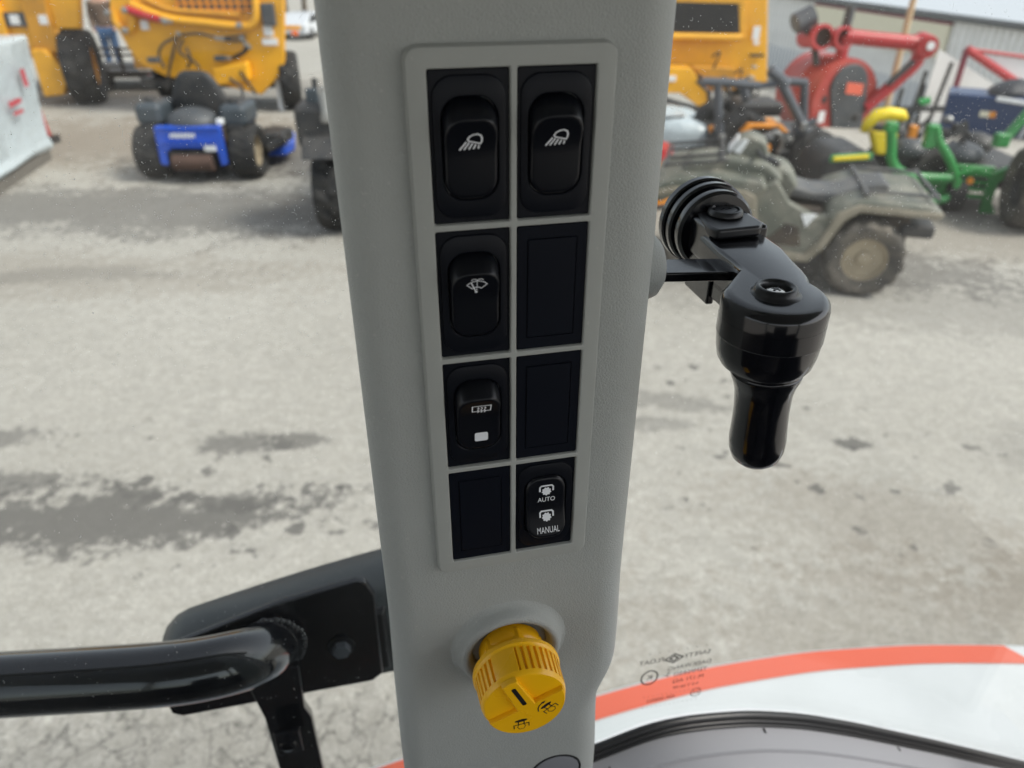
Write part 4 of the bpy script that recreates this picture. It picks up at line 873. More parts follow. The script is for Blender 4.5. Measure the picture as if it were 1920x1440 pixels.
# ---- trailer, person, far things on the left
tr = thing('flatbed_trailer', 'black railed trailer with a white panel behind the loader tyre', 'trailer', (-6.2, 12.6, 0))
for z in (.62, .53, .36): MB().box((0, 0, z), (1.7, .04, .035)).build('rail', 'dark', tr)
for x in (-.8, -.32, .05, .42, .8): MB().box((x, 0, .44), (.045, .05, .42)).build('post', 'dark', tr)
MB().box((0, .5, .25), (1.8, 1.1, .10)).build('bed', 'dark', tr)
MB().box((.40, -.02, .42), (.18, .03, .40)).build('white_panel', 'white', tr)
MB().box((.50, -.06, .24), (.1, .03, .04)).build('tail_lamp', 'red', tr)
wheel(tr, (-.25, -.05, .17), (1, 0, 0), .17, .14)
wheel(tr, (.7, .9, .17), (1, 0, 0), .17, .14)
def skin_mesh(name, verts, edges, radii, m, parent=None, loc=(0, 0, 0), rz=0):
    me = D.meshes.new(name); me.from_pydata(verts, edges, []); o = D.objects.new(name, me); COL.objects.link(o)
    sk = o.modifiers.new('skin', 'SKIN'); sv = me.skin_vertices[0].data
    for i, r_ in enumerate(radii): sv[i].radius = r_ if isinstance(r_, tuple) else (r_, r_); sv[i].use_root = (i == 0)
    sb = o.modifiers.new('sub', 'SUBSURF'); sb.levels = 2; sb.render_levels = 2
    me.materials.append(M[m]); o.location = loc; o.rotation_euler = (0, 0, R(rz)); o.parent = parent
    return o
pe = thing('person', 'person in brown jacket and blue jeans standing behind the black trailer', 'person', (-8.45, 17.0, ground_z(-8.45, 17.0)), 15)
BV = [(0, 0, .93), (0, 0, 1.1), (0, 0, 1.32), (0, 0, 1.47), (0, -.01, 1.56), (0, -.02, 1.66), (.09, 0, .88), (.10, .01, .50), (.10, .03, .09), (.10, -.10, .03), (-.09, 0, .88), (-.10, .01, .50), (-.10, .03, .09), (-.10, -.10, .03), (.18, 0, 1.40), (.23, .02, 1.12), (.20, -.12, .95), (.19, -.19, .90), (-.18, 0, 1.40), (-.23, .02, 1.12), (-.20, -.10, .93), (-.19, -.17, .88)]
BE = [(0, 1), (1, 2), (2, 3), (3, 4), (4, 5), (0, 6), (6, 7), (7, 8), (8, 9), (0, 10), (10, 11), (11, 12), (12, 13), (3, 14), (14, 15), (15, 16), (16, 17), (3, 18), (18, 19), (19, 20), (20, 21)]
BR_ = [(.15, .11), (.13, .10), (.15, .11), (.11, .09), .055, (.085, .1), .09, .06, .045, .04, .09, .06, .045, .04, .065, .048, .036, .03, .065, .048, .036, .03]
bd = skin_mesh('body', BV, BE, BR_, 'skin', pe)
skin_mesh('jacket', [BV[i] for i in (0, 1, 2, 3, 14, 15, 16, 18, 19, 20)], [(0, 1), (1, 2), (2, 3), (3, 4), (4, 5), (5, 6), (3, 7), (7, 8), (8, 9)], [(.19, .145), (.175, .135), (.19, .14), (.14, .115), .09, .07, .055, .09, .07, .055], 'jacket', pe)
skin_mesh('jeans', [BV[i] for i in (0, 6, 7, 8, 10, 11, 12)], [(0, 1), (1, 2), (2, 3), (0, 4), (4, 5), (5, 6)], [(.165, .125), .11, .08, .065, .11, .08, .065], 'jeans', pe)
MB().ell((0, .015, 1.70), (.098, .115, .115)).build('hair', 'hair', pe)

def car(x, y, z, rz, label):
    t = thing('parked_car', label, 'car', (x, y, z), rz)
    MB().prism([(-2.1, .35), (2.1, .35), (2.15, .75), (1.3, .9), (.7, 1.4), (-1.2, 1.42), (-1.9, .95), (-2.15, .85)], (0, -.85, 0), V((1, 0, 0)), V((0, 0, 1)), -1.7).build('body', 'carpaint', t, bevel=.08, seg=3)
    for s in (-1, 1):
        MB().prism([(-1.55, .95), (1.05, .95), (.62, 1.33), (-1.15, 1.35)], (0, s * .86, 0), V((1, 0, 0)), V((0, 0, 1)), -.012).build('window', 'carglass', t)
        for x_ in (-1.3, 1.3): wheel(t, (x_, s * .78, .33), (0, 1, 0), .33, .2, n=28)
    return t
car(-12.8, 51, -3.2, 80, 'silver car parked far off, just left of the pillar')
def bare_tree(x, y, z, h, label, seed):
    rn = random.Random(seed); t = thing('bare_tree', label, 'tree', (x, y, z), 0, 'bare trees on the far edge of the lot')
    tk = MB(); tk.tube([(0, 0, 0), (.1, 0, h * .3), (.05, .1, h * .55), (.2, .1, h * .9)], [.22, .16, .1, .03], 8)
    tips = []
    for k in range(16):
        z0 = h * rn.uniform(.22, .8); a = rn.uniform(0, 6.28); l = h * .3 * (1.15 - z0 / h); p = [V((.08, .05, z0)), V((.08 + l * .5 * math.cos(a), .05 + l * .5 * math.sin(a), z0 + l * .35)), V((l * math.cos(a), l * math.sin(a), z0 + l * .9))]
        tk.tube(p, [.06, .04, .012], 5); tips += [p[1], p[2], (p[1] + p[2]) / 2]
    tk.build('trunk', 'bark', t)
    cr = MB()
    for c_ in tips:
        for _ in range(110):
            q = c_ + V((rn.gauss(0, .35), rn.gauss(0, .35), rn.gauss(0, .35))); d_ = V((rn.uniform(-1, 1), rn.uniform(-1, 1), rn.uniform(-.2, 1))).normalized() * rn.uniform(.2, .5); n_ = d_.orthogonal().normalized() * .05
            cr.add([q, q + n_, q + d_ + n_ * .4, q + d_], [(0, 1, 2, 3)])
    cr.build('crown', 'leaf', t, smooth=False)
for i, (x, y, h) in enumerate(((-14.6, 58, 7.5), (-17.0, 62, 9))): bare_tree(x, y, -3.2, h, ['bare tree nearest the pillar, far beyond the yard', 'second bare tree left of the pillar, half behind the yellow machine'][i], i)

# ---- white wrapped crate, far left, and red post beside it
cr_ = thing('wrapped_crate', 'tall crate in white stretch film with red print at the left edge', 'crate', (-5.62, 7.55, 0), 9)
cb_ = MB(); rings = []
for z, g in ((.11, .02), (.16, .05), (.24, .0), (.6, -.01), (1.0, -.02), (1.22, -.02), (1.255, -.035)):
    pl_ = []
    for (x, y), (nx_, ny_) in (((-.75, -.85), (-1, -1)), ((0, -.85), (0, -1)), ((.6, -.85), (1, -1)), ((.6, -.3), (1, 0)), ((.6, .25), (1, 0)), ((.6, .72), (1, 1)), ((0, .72), (0, 1)), ((-.75, .72), (-1, 1))):
        k = g + random.uniform(-.012, .012); pl_.append(V((x + nx_ * k + (.19 * (z / 1.25) if x > .5 else 0), y + ny_ * k, z + (random.uniform(-.03, .02) if z < .2 else 0))))
    rings.append(pl_)
fl = cb_.loft(rings).build('stretch_film', 'wrap', cr_, bevel=.02, seg=2)
MB().box((-.05, -.06, .055), (1.36, 1.5, .11)).build('pallet', 'wood', cr_)
for y, z, w, h in ((-.02, .72, .28, .055), (.02, .62, .22, .035), (.28, .9, .09, .17)):
    for k in range(4 if w > .1 else 2): MB().box((.64 + .15 * z, y - w / 2 + w * (k + .5) / (4 if w > .1 else 2) , z), (.012, w / (4 if w > .1 else 2) * .72, h * random.uniform(.75, 1))).build('red_lettering', 'redprint', fl)
rp = thing('jack_post', 'thin red jack post beside the white wrapped crate', 'post', (-5.52, 9.1, 0), 0)
MB().tube([(0, 0, 0), (-.03, 0, .35), (-.07, 0, .72)], .022, 8).build('post', 'red', rp); MB().box((-.07, 0, .66), (.08, .08, .2)).build('head', 'red', rp, bevel=.01); MB().box((-.07, 0, .78), (.09, .09, .05)).build('cap', 'white', rp, bevel=.01)
MB().box((.02, 0, .04), (.12, .12, .08)).build('foot', 'dark', rp)

# ---- blue zero-turn mower
mw = thing('zero_turn_mower', 'blue zero-turn mower seen from behind with a black seat', 'mower', (-3.13, 7.62, 0), 0); mw.scale = (.87, .87, .87)
for x in (-.54, .54): wheel(mw, (x, 0, .30), (1, 0, 0), .30, .30, 'rubber', 'slategrey' if x < 0 else 'tanrim', lug=.012, k=4)
for x in (-.42, .42): wheel(mw, (x, 1.25, .15), (1, 0, 0), .15, .13)
MB().prism([(-.37, .62), (.37, .62), (.38, .22), (.30, .20), (.29, .36), (-.29, .36), (-.30, .20), (-.38, .22)], (0, -.30, 0), V((1, 0, 0)), V((0, 0, 1)), -.05).build('rear_guard', 'blue', mw, bevel=.012)
MB().box((0, -.315, .47), (.6, .02, .012)).build('guard_crease', 'blue', mw, bevel=.004)
MB().box((0, -.26, .615), (.72, .12, .03)).build('guard_lip', 'blue', mw, bevel=.01)
lg_ = MB()
for k in range(8): lg_.box((-.19 + k * .036, -.307, .535 + (k % 2) * .004), (.026, .01, .05 if k not in (0, 7) else .04))
lg_.build('guard_lettering', 'white', mw)
MB().box((.22, -.307, .40), (.13, .01, .06)).build('sticker', 'white', mw)
MB().box((-.02, -.1, .30), (.5, .4, .26)).build('engine', 'dark', mw, bevel=.03)
MB().lathe([(.09, -.22), (.09, .22)], (0, -.29, .24), (1, 0, 0), 20).build('muffler', 'rust', mw)
MB().box((.0, .6, .28), (.66, 1.3, .10)).build('frame', 'dark', mw, bevel=.02)
ht = MB(); ht.ell((-.02, -.02, .62), (.30, .26, .17), 20, 10); ht.build('engine_cover', 'darkgrey', mw)
# seat back: padded shell
sb_ = MB(); rings = []
for z, w, d_, yy in ((.60, .28, .07, .26), (.70, .34, .085, .26), (.80, .33, .085, .25), (.93, .28, .075, .23), (1.04, .22, .06, .21), (1.11, .17, .045, .20), (1.14, .10, .02, .195)):
    rings.append([V((w * math.copysign(abs(math.cos(t)) ** .6, math.cos(t)), yy + d_ * math.copysign(abs(math.sin(t)) ** .7, math.sin(t)), z)) for t in [2 * math.pi * i / 20 for i in range(20)]])
sb_.loft(rings).build('seat_back', 'dark', mw, angle=80)
MB().box((0, .5, .58), (.5, .5, .12)).build('seat_cushion', 'dark', mw, bevel=.04, seg=3)
for x, s in ((-.48, .0), (.46, -.02)):
    tk_ = MB().box((x, .12, .72 + s), (.30, .5, .24)).build('fuel_tank', 'slategrey', mw, bevel=.07, seg=4)
    MB().lathe([(.055, 0), (.06, .03), (.05, .05)], (x - .02, .05, .84 + s), (0, 0, 1), 16).build('tank_cap', 'dark', tk_)
    MB().box((x, .12, .56), (.22, .5, .14)).build('side_fender', 'dark', mw, bevel=.04)
for x in (-.3, .3): MB().tube([(x, .75, .6), (x, .85, .85), (x * .5, .9, .95)], .018, 8).build('control_lever', 'dark', mw)
MB().prism([(-.62, .45), (.82, .45), (.88, .7), (.75, 1.25), (-.55, 1.25), (-.62, .9)], (0, 0, .12), V((1, 0, 0)), V((0, 1, 0)), .14).build('deck', 'blue', mw, bevel=.04, seg=3)
MB().prism([(.62, .2), (.88, .32), (.92, .6), (.62, .75)], (0, 0, .30), V((1, 0, 0)), V((0, 1, 0)), .14).build('discharge_chute', 'dark', mw, bevel=.03)
MB().box((.80, .22, .34), (.26, .2, .1), (0, -25, 20)).build('belt_cover', 'dark', mw, bevel=.03)
MB().box((.34, -.18, .66), (.08, .08, .07)).build('filter', 'white', mw, bevel=.02)

# ---- dark side-by-side half hidden by the pillar
uv = thing('utility_vehicle', 'dark utility vehicle with a lugged tyre half hidden behind the pillar', 'vehicle', (-.82, 6.85, 0), 3)
for x in (-.68, .68):
    for y in (-.75, .95): wheel(uv, (x, y, .335), (1, 0, 0), .335, .27, 'rubber', 'dark', lug=.03, k=8, n=96)
MB().box((0, .1, .42), (.95, 2.3, .16)).build('chassis', 'dark', uv, bevel=.03)
MB().prism([(-1.05, .62), (-.95, .82), (-.5, 1.02), (.3, .98), (.7, .75), (1.3, .75), (1.3, .45), (-1.0, .45)], (-.5, 0, 0), V((0, 1, 0)), V((0, 0, 1)), 1.0).build('body', 'dark', uv, bevel=.04, seg=3)
for s in (-1, 1):
    MB().prism([(-1.15, .66), (-1.02, .80), (-.75, .84), (-.45, .78), (-.3, .66), (-.42, .66), (-.55, .74), (-.8, .76), (-1.0, .66)], (s * .68 - .16, 0, 0), V((0, 1, 0)), V((0, 0, 1)), .32).build('mudguard', 'dark', uv, bevel=.02)
    MB().tube(catmull([(s * .52, -.5, .95), (s * .5, -.25, 1.45), (s * .47, .0, 1.80), (s * .47, 1.0, 1.82), (s * .5, 1.2, .8)], 4), .03, 10).build('roll_bar', 'dark', uv)
    MB().tube([(s * .74, -.8, .8), (s * .74, -.74, 1.18)], .022, 8).build('mirror_stem', 'dark', uv)
    MB().box((s * .76, -.8, 1.06), (.10, .05, .12)).build('headlamp', 'slategrey', uv, bevel=.02)
    MB().lathe([(.05, 0), (.055, .03), (.04, .09), (.03, .25)], (s * .64, -.95, .9), (0, 0, 1), 14).build('spring_strut', 'steel', uv)
MB().box((-.72, -.72, .86), (.34, .5, .32)).build('front_cowl', 'dark', uv, bevel=.05, seg=3); MB().box((.72, -.72, .86), (.34, .5, .32)).build('front_cowl', 'dark', uv, bevel=.05, seg=3)
for z in (1.81,): MB().box((0, .0, z), (.94, .05, .05)).build('roll_bar_cross', 'dark', uv)
MB().box((0, .35, .78), (.9, .4, .14)).build('bench_seat', 'darkgrey', uv, bevel=.04); MB().box((0, .6, 1.05), (.9, .12, .5)).build('bench_back', 'darkgrey', uv, bevel=.04)

# ---- olive quad bike
qa = thing('quad_bike', 'dusty olive quad bike parked side-on behind the window latch', 'quad bike', (1.93, 5.18, 0), -13.8); qa.scale = (.85, .85, .85)
for x in (-.63, .63):
    for s in (-1, 1): wheel(qa, (x, s * .40, .305), (0, 1, 0), .305, .24, 'dustyrubber', 'tanrim', lug=.018, k=6, rim=.56, n=84)
XZ = (V((1, 0, 0)), V((0, 0, 1)))
def side(name, poly, y0, w, m, bev=.03, par=qa, seg=3): return MB().prism(poly, (0, y0, 0), XZ[0], XZ[1], -w).build(name, m, par, bevel=bev, seg=seg)
side('front_fender', [(-1.08, .66), (-1.05, .76), (-.92, .84), (-.55, .88), (-.22, .86), (-.18, .80), (-.24, .74), (-.36, .72), (-.85, .72), (-.98, .64)], -.47, .94, 'olive')
side('hood', [(-.95, .72), (-.80, .93), (-.45, .98), (-.18, .94), (-.05, .84), (-.1, .6), (-.85, .6)], -.26, .52, 'olive', .05)
side('fender_edge', [(-1.09, .62), (-1.06, .68), (-.9, .73), (-.40, .735), (-.33, .70), (-.27, .40), (-.22, .28), (-.15, .27), (-.20, .42), (-.26, .74), (-.34, .785), (-.9, .78), (-1.1, .72)], -.485, .05, 'oliveedge', .012)
side('side_panel', [(-.28, .78), (-.12, .86), (.0, .70), (.22, .60), (.40, .66), (.46, .72), (.30, .40), (.20, .29), (-.16, .29), (-.24, .42)], -.44, .10, 'olive', .02)
side('side_panel', [(-.28, .78), (-.12, .86), (.0, .70), (.22, .60), (.40, .66), (.46, .72), (.30, .40), (.20, .29), (-.16, .29), (-.24, .42)], .34, .10, 'olive', .02)
side('foot_well', [(-.22, .24), (.22, .24), (.34, .40), (.40, .56), (.34, .56), (.26, .42), (.18, .31), (-.2, .31)], -.47, .16, 'oliveedge', .015)
side('footwell_recess', [(-.16, .36), (.0, .54), (.10, .52), (.14, .36)], -.452, .02, 'atvdark', .008)
side('triangle_badge', [(.10, .62), (.22, .63), (.15, .52)], -.452, .014, 'white', .004)
side('tank', [(-.30, .80), (-.22, .93), (-.02, .90), (.08, .78), (.0, .6), (-.3, .6)], -.20, .40, 'olive', .05)
side('seat', [(-.10, .86), (.02, .77), (.20, .73), (.40, .74), (.55, .80), (.72, .84), (.76, .80), (.70, .70), (.30, .64), (-.02, .68)], -.19, .38, 'atvseat', .05)
side('rear_fender', [(.28, .62), (.34, .70), (.52, .77), (1.0, .76), (1.10, .72), (1.10, .64), (.95, .66), (.48, .66), (.36, .52)], -.47, .94, 'olive', .045)
side('rear_fender_edge', [(.24, .34), (.30, .34), (.42, .60), (.52, .68), (1.08, .66), (1.10, .71), (.50, .735), (.36, .66)], -.485, .05, 'oliveedge', .012)
side('engine', [(-.45, .22), (.5, .22), (.5, .6), (-.45, .6)], -.20, .40, 'atvdark', .04)
side('underbody', [(-.85, .32), (.95, .32), (.95, .60), (-.85, .64)], -.27, .54, 'atvdark', .04)
MB().box((1.0, .0, .50), (.26, .6, .11)).build('hitch_box', 'dark', qa, bevel=.03)
for y in (-.36, .36): MB().tube(catmull([(.52, y, .80), (.7, y, .81), (1.05, y, .80)], 3), .014, 8).build('rear_rack_rail', 'atvseat', qa)
for x in (.55, 1.05): MB().tube([(x, -.42, .80), (x, .42, .80)], .016, 8).build('rear_rack_bar', 'atvseat', qa)
for y in (-.36, -.15, .15, .36): MB().tube([(-.98, y, .92), (-.5, y, .98)], .014, 8).build('front_rack_rail', 'dark', qa)
for x, z in ((-.98, .92), (-.55, .98)): MB().tube([(x, -.4, z), (x, .4, z)], .016, 8).build('front_rack_bar', 'dark', qa)
hp = MB().prism([(-.50, .98), (-.43, 1.10), (-.34, 1.13), (-.22, 1.08), (-.18, .98), (-.32, .93)], (0, -.13, 0), XZ[0], XZ[1], -.26).build('headlight_pod', 'olive', qa, bevel=.035, seg=3)
MB().prism([(-.505, .995), (-.44, 1.095), (-.425, 1.085), (-.49, .985)], (0, -.115, 0), XZ[0], XZ[1], -.22).build('headlight', 'white', hp, bevel=.006)
MB().prism([(-.47, 1.0), (-.40, 1.10), (-.36, 1.09), (-.41, .98)], (0, -.139, 0), XZ[0], XZ[1], -.012).build('pod_side_lens', 'white', hp, bevel=.004)
MB().tube(catmull([(-.18, -.42, 1.0), (-.26, -.3, 1.02), (-.28, 0, 1.0), (-.26, .3, 1.02), (-.18, .42, 1.0)], 4), .017, 10).build('handlebar', 'dark', qa)
for s in (-1, 1):
    MB().tube([(-.20, s * .33, 1.01), (-.14, s * .45, .99)], .024, 10).build('handlebar_grip', 'dark', qa)
    MB().tube([(-.63, s * .1, .36), (-.63, s * .3, .31)], .03, 8).build('front_arm', 'atvdark', qa); MB().tube([(.63, s * .05, .34), (.63, s * .3, .31)], .04, 8).build('rear_arm', 'atvdark', qa)
    MB().tube([(-.58, s * .2, .34), (-.52, s * .2, .66)], .035, 10).build('shock', 'dark', qa)
MB().tube([(-1.12, -.25, .45), (-1.16, -.25, .68), (-1.16, .25, .68), (-1.12, .25, .45)], .02, 8).build('bull_bar', 'dark', qa)

# ---- wrapped bundle and safety barrel behind the quad bike
wb = thing('wrapped_bundle', 'low bundle in white plastic film between pillar and quad bike', 'bundle', (1.72, 8.3, 0), -8)
rings = []
for z, k in ((.05, 1.0), (.2, 1.03), (.38, 1.0), (.47, .93), (.52, .70), (.53, .4)):
    rings.append([V((.52 * k * math.copysign(abs(math.cos(t)) ** .45, math.cos(t)) + random.uniform(-.02, .02), .42 * k * math.copysign(abs(math.sin(t)) ** .45, math.sin(t)), z - (.12 * max(0, math.cos(t)) if z > .3 else 0) + random.uniform(-.015, .015))) for t in [2 * math.pi * i / 28 for i in range(28)]])
MB().loft(rings).build('film', 'wrap', wb, angle=60); MB().box((0, 0, .03), (1.0, .8, .06)).build('pallet', 'wood', wb)
MB().tube(catmull([(-.3, -.45, .1), (-.33, -.46, .35), (-.2, -.40, .50), (.1, -.3, .52)], 4), .012, 6).build('strap', 'dark', wb)
sbar = thing('safety_barrel', 'orange and white striped barrel at the right edge of the pillar', 'barrel', (1.27, 6.75, 0))
for i, (z0, z1, m_) in enumerate(((0, .14, 'orange'), (.14, .26, 'white'), (.26, .42, 'orange'), (.42, .52, 'red'))): MB().lathe([(.20 - .06 * z0, z0 + .003), (.20 - .06 * z1, z1)], (0, 0, 0), (0, 0, 1), 28).build('barrel_band', m_, sbar)
MB().lathe([(.23, 0), (.23, .03), (.2, .04)], (0, 0, 0), (0, 0, 1), 28).build('base_ring', 'dark', sbar)

# ---- mower with black folding roll bar and orange fender
bm_ = thing('roll_bar_mower', 'black-framed mower with orange fender between the quad bike and red blower', 'mower', (2.45, 7.55, 0))
def w2(x, z, y=0): return V((x - 2.45, y, z))
def bar2(name, pts, r=.042, m='greytube', y=-.15): return MB().tube([w2(x, z, y) for x, z in pts], r, 8).build(name, m, bm_)
bar2('roll_bar', [(1.93, .94), (1.97, .7), (2.03, .42)]); bar2('roll_bar', [(2.28, .90), (2.33, .78), (2.40, .62)], y=.3); bar2('roll_bar', [(2.50, .98), (2.64, .78), (2.80, .55), (3.09, .18)], .045)
bar2('roll_bar', [(2.84, .90), (2.87, .7), (2.92, .45)], y=.1); bar2('cross_bar', [(1.78, .95), (2.05, .94), (2.33, .91)], .04); bar2('cross_bar', [(2.58, .92), (2.86, .90)], .04, y=.1)
bar2('brace', [(2.40, 1.05), (2.52, .97), (2.58, .92)], .05); bar2('brace', [(2.33, .91), (2.48, .93)], .03); bar2('brace', [(2.80, .55), (2.92, .60)], .03); bar2('brace', [(2.72, .52), (2.9, .43)], .03)
for x, z in ((2.03, .44), (2.80, .55), (2.92, .46)): MB().box(w2(x, z, -.19), (.06, .05, .08)).build('pivot_bracket', 'steel', bm_, bevel=.01)
wheel(bm_, (-.18, -.05, .33), (0, 1, 0), .33, .26, lug=.015); wheel(bm_, (-.18, .75, .33), (0, 1, 0), .33, .26, lug=.015)
wheel(bm_, (.75, -.02, .2), (0, 1, 0), .2, .18); wheel(bm_, (.75, .7, .2), (0, 1, 0), .2, .18)
fd = MB().prism([(-.26, .50), (-.20, .585), (.12, .58), (.22, .50), (.15, .50), (.10, .535), (-.14, .54), (-.18, .50)], (0, -.22, 0), XZ[0], XZ[1], -.3).build('fender', 'orange', bm_, bevel=.015)
MB().box((.1, .3, .34), (1.1, .6, .22)).build('engine', 'dark', bm_, bevel=.04); MB().box((.28, .05, .40), (.5, .3, .16)).build('air_box', 'darkgrey', bm_, bevel=.05)
MB().tube(catmull([w2(2.4, .45, -.2), w2(2.55, .5, -.22), w2(2.62, .40, -.2), w2(2.6, .3, -.2)], 4), .025, 8).build('exhaust', 'steel', bm_)
MB().box(w2(2.75, .26, -.12), (.35, .2, .16)).build('battery_box', 'dark', bm_, bevel=.03); MB().box(w2(2.42, .36, -.22), (.16, .08, .06)).build('bracket', 'orange', bm_)
MB().tube(catmull([w2(2.0, .6, -.2), w2(2.2, .78, -.2), w2(2.32, .86, -.2)], 4), .012, 6).build('cable', 'dark', bm_)
MB().box((.05, .45, .62), (.46, .46, .14)).build('seat', 'dark', bm_, bevel=.05)

# ---- two green mowers
g1 = thing('green_mower', 'green mower with yellow seat and yellow-striped black hood behind the quad bike', 'mower', (3.3, 6.75, 0))
def w3(x, z, y=-.1): return V((x - 3.3, y, z))
MB().tube([w3(*q) for q in ((3.08, .64, -.05), (3.11, .72, -.05), (3.17, .785, -.05), (3.27, .80, -.05), (3.38, .785, -.05), (3.42, .755, -.05))], [.03, .05, .055, .055, .05, .03], 12).build('seat_roll', 'seatyellow', g1, angle=80)
MB().prism([(3.14 - 3.3, .66), (3.40 - 3.3, .64), (3.40 - 3.3, .50), (3.36 - 3.3, .44), (3.24 - 3.3, .44)], (0, -.06, 0), XZ[0], XZ[1], -.1).build('seat_back', 'seatyellow', g1, bevel=.03, seg=3)
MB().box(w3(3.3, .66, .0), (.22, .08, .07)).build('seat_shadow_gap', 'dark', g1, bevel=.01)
hd = MB(); hd.prism([(2.66 - 3.3, .22), (2.70 - 3.3, .46), (2.80 - 3.3, .535), (3.05 - 3.3, .54), (3.20 - 3.3, .42), (3.26 - 3.3, .22)], (0, -.3, 0), XZ[0], XZ[1], -.6); hdo = hd.build('hood', 'dark', g1, bevel=.05, seg=3)
MB().box(w3(2.90, .495, -.335), (.36, .03, .062), (0, -4, 0)).build('hood_stripe_edge', 'green', hdo, bevel=.012); MB().box(w3(2.89, .497, -.353), (.30, .02, .036), (0, -4, 0)).build('hood_stripe', 'seatyellow', hdo, bevel=.008)
def gt(par, off, name, pts, r=.036, m='green', n=10): return MB().tube([V((p[0] - off[0], p[2], p[1])) for p in catmull([V((a[0], a[1], a[2] if len(a) > 2 else -.3)) for a in pts], 5)], r, n).build(name, m, par, angle=80)
o1 = (3.3, 6.75)
gt(g1, o1, 'roll_bar', [(3.19, .76), (3.23, .60), (3.27, .46), (3.36, .37), (3.52, .32), (3.82, .31)], .042)
gt(g1, o1, 'roll_bar', [(3.57, .74), (3.63, .62), (3.74, .50), (3.84, .36), (3.89, .24), (3.85, .14), (3.75, .11), (3.58, .12)], .036)
MB().box(w3(3.56, .66, -.28), (.10, .08, .20)).build('bracket', 'green', g1, bevel=.02)
MB().box(w3(3.19, .74, -.3), (.10, .09, .09)).build('roll_bar_socket', 'green', g1, bevel=.02)
for k in range(4): MB().box(w3(3.62, .14 + k * .05, -.24), (.42, .03, .028)).build('guard_slat', 'green', g1, bevel=.006)
for x in (3.44, 3.83): MB().box(w3(x, .22, -.22), (.04, .04, .24)).build('guard_upright', 'green', g1, bevel=.006)
MB().box(w3(3.5, .40, .05), (.34, .3, .22)).build('engine', 'dark', g1, bevel=.05); MB().ell(w3(3.52, .50, -.05), (.15, .15, .09)).build('engine_shroud', 'darkgrey', g1)
for x in (-.35, .45):
    for y in (-.1, .6): wheel(g1, (x, y, .26), (0, 1, 0), .26, .2, lug=.012)
MB().box((.05, .25, .25), (1.0, .5, .14)).build('frame', 'dark', g1, bevel=.03)
MB().box(w3(3.62, .55, .15), (.07, .06, .22)).build('flag', 'orange', g1, bevel=.01)
MB().tube([w3(3.45, .62, .2), w3(3.66, .84, .2)], .03, 8).build('lever', 'dark', g1)
MB().tube([w3(3.63, .84, .2), w3(3.72, .86, .2)], .035, 8).build('lever_grip', 'green', g1)
g2 = thing('green_mower', 'green mower with big black tyre at the right edge of the picture', 'mower', (4.35, 6.6, 0))
o2 = (4.35, 6.6)
def w4(x, z, y=-.1): return V((x - 4.35, y, z))
for k in range(5): MB().box(w4(4.02, .15 + k * .062, -.14), (.34, .03, .036), (0, 4, 0)).build('guard_slat', 'green', g2, bevel=.008)
MB().prism([(3.84 - 4.35, .36), (4.0 - 4.35, .41), (4.18 - 4.35, .36), (4.36 - 4.35, .44), (4.36 - 4.35, .40), (4.24 - 4.35, .27), (4.24 - 4.35, .10), (4.30 - 4.35, .0), (4.17 - 4.35, .0), (4.15 - 4.35, .31), (4.0 - 4.35, .36), (3.84 - 4.35, .32)], (0, -.18, 0), XZ[0], XZ[1], -.05).build('guard_frame', 'green', g2, bevel=.008)
gt(g2, o2, 'roll_bar', [(4.20, .60, -.1), (4.30, .78, -.1), (4.42, 1.0, -.1), (4.62, 1.35, -.1)], .04); MB().box(w4(4.19, .62, -.1), (.12, .09, .12)).build('roll_bar_socket', 'green', g2, bevel=.02)
gt(g2, o2, 'roll_bar', [(4.34, .46, -.2), (4.42, .56, -.2), (4.60, .80, -.2)], .045)
MB().tube([w4(4.33, .84, -.13), w4(4.40, .96, -.13)], .03, 8).build('reflector', 'white', g2)
wheel(g2, (-.02, -.50, .33), (.96, -.28, 0), .33, .30, 'dustyrubber', 'dark', lug=.012); wheel(g2, (-.40, -.05, .16), (.96, -.28, 0), .16, .15)
wheel(g2, (.9, -.2, .33), (.96, -.28, 0), .33, .28, 'dustyrubber', 'dark', lug=.012); wheel(g2, (.3, 1.1, .18), (1, 0, 0), .18, .15)
MB().box((-.1, .3, .30), (.7, .9, .2)).build('engine_deck', 'dark', g2, bevel=.04)
MB().ell(w4(4.0, .46, .1), (.18, .2, .1)).build('engine_shroud', 'darkgrey', g2); MB().ell(w4(4.22, .5, .3), (.15, .16, .1)).build('air_cleaner', 'dark', g2)
MB().lathe([(.028, 0), (.028, .02)], w4(3.99, .29, -.16), (0, -1, 0), 12).build('orange_badge', 'orange', g2)
MB().box(w4(3.95, .50, .0), (.12, .05, .03)).build('steel_cover', 'steel', g2)
for k, (x, z, r_) in enumerate(((3.95, .58, .06), (4.1, .6, .05), (4.05, .66, .045), (3.86, .5, .05))): MB().ell(w4(x, z, .35 + .1 * k), (r_, r_, r_ * .8), 10, 6).build('engine_fitting', ('dark', 'darkgrey', 'steel', 'dark')[k], g2)

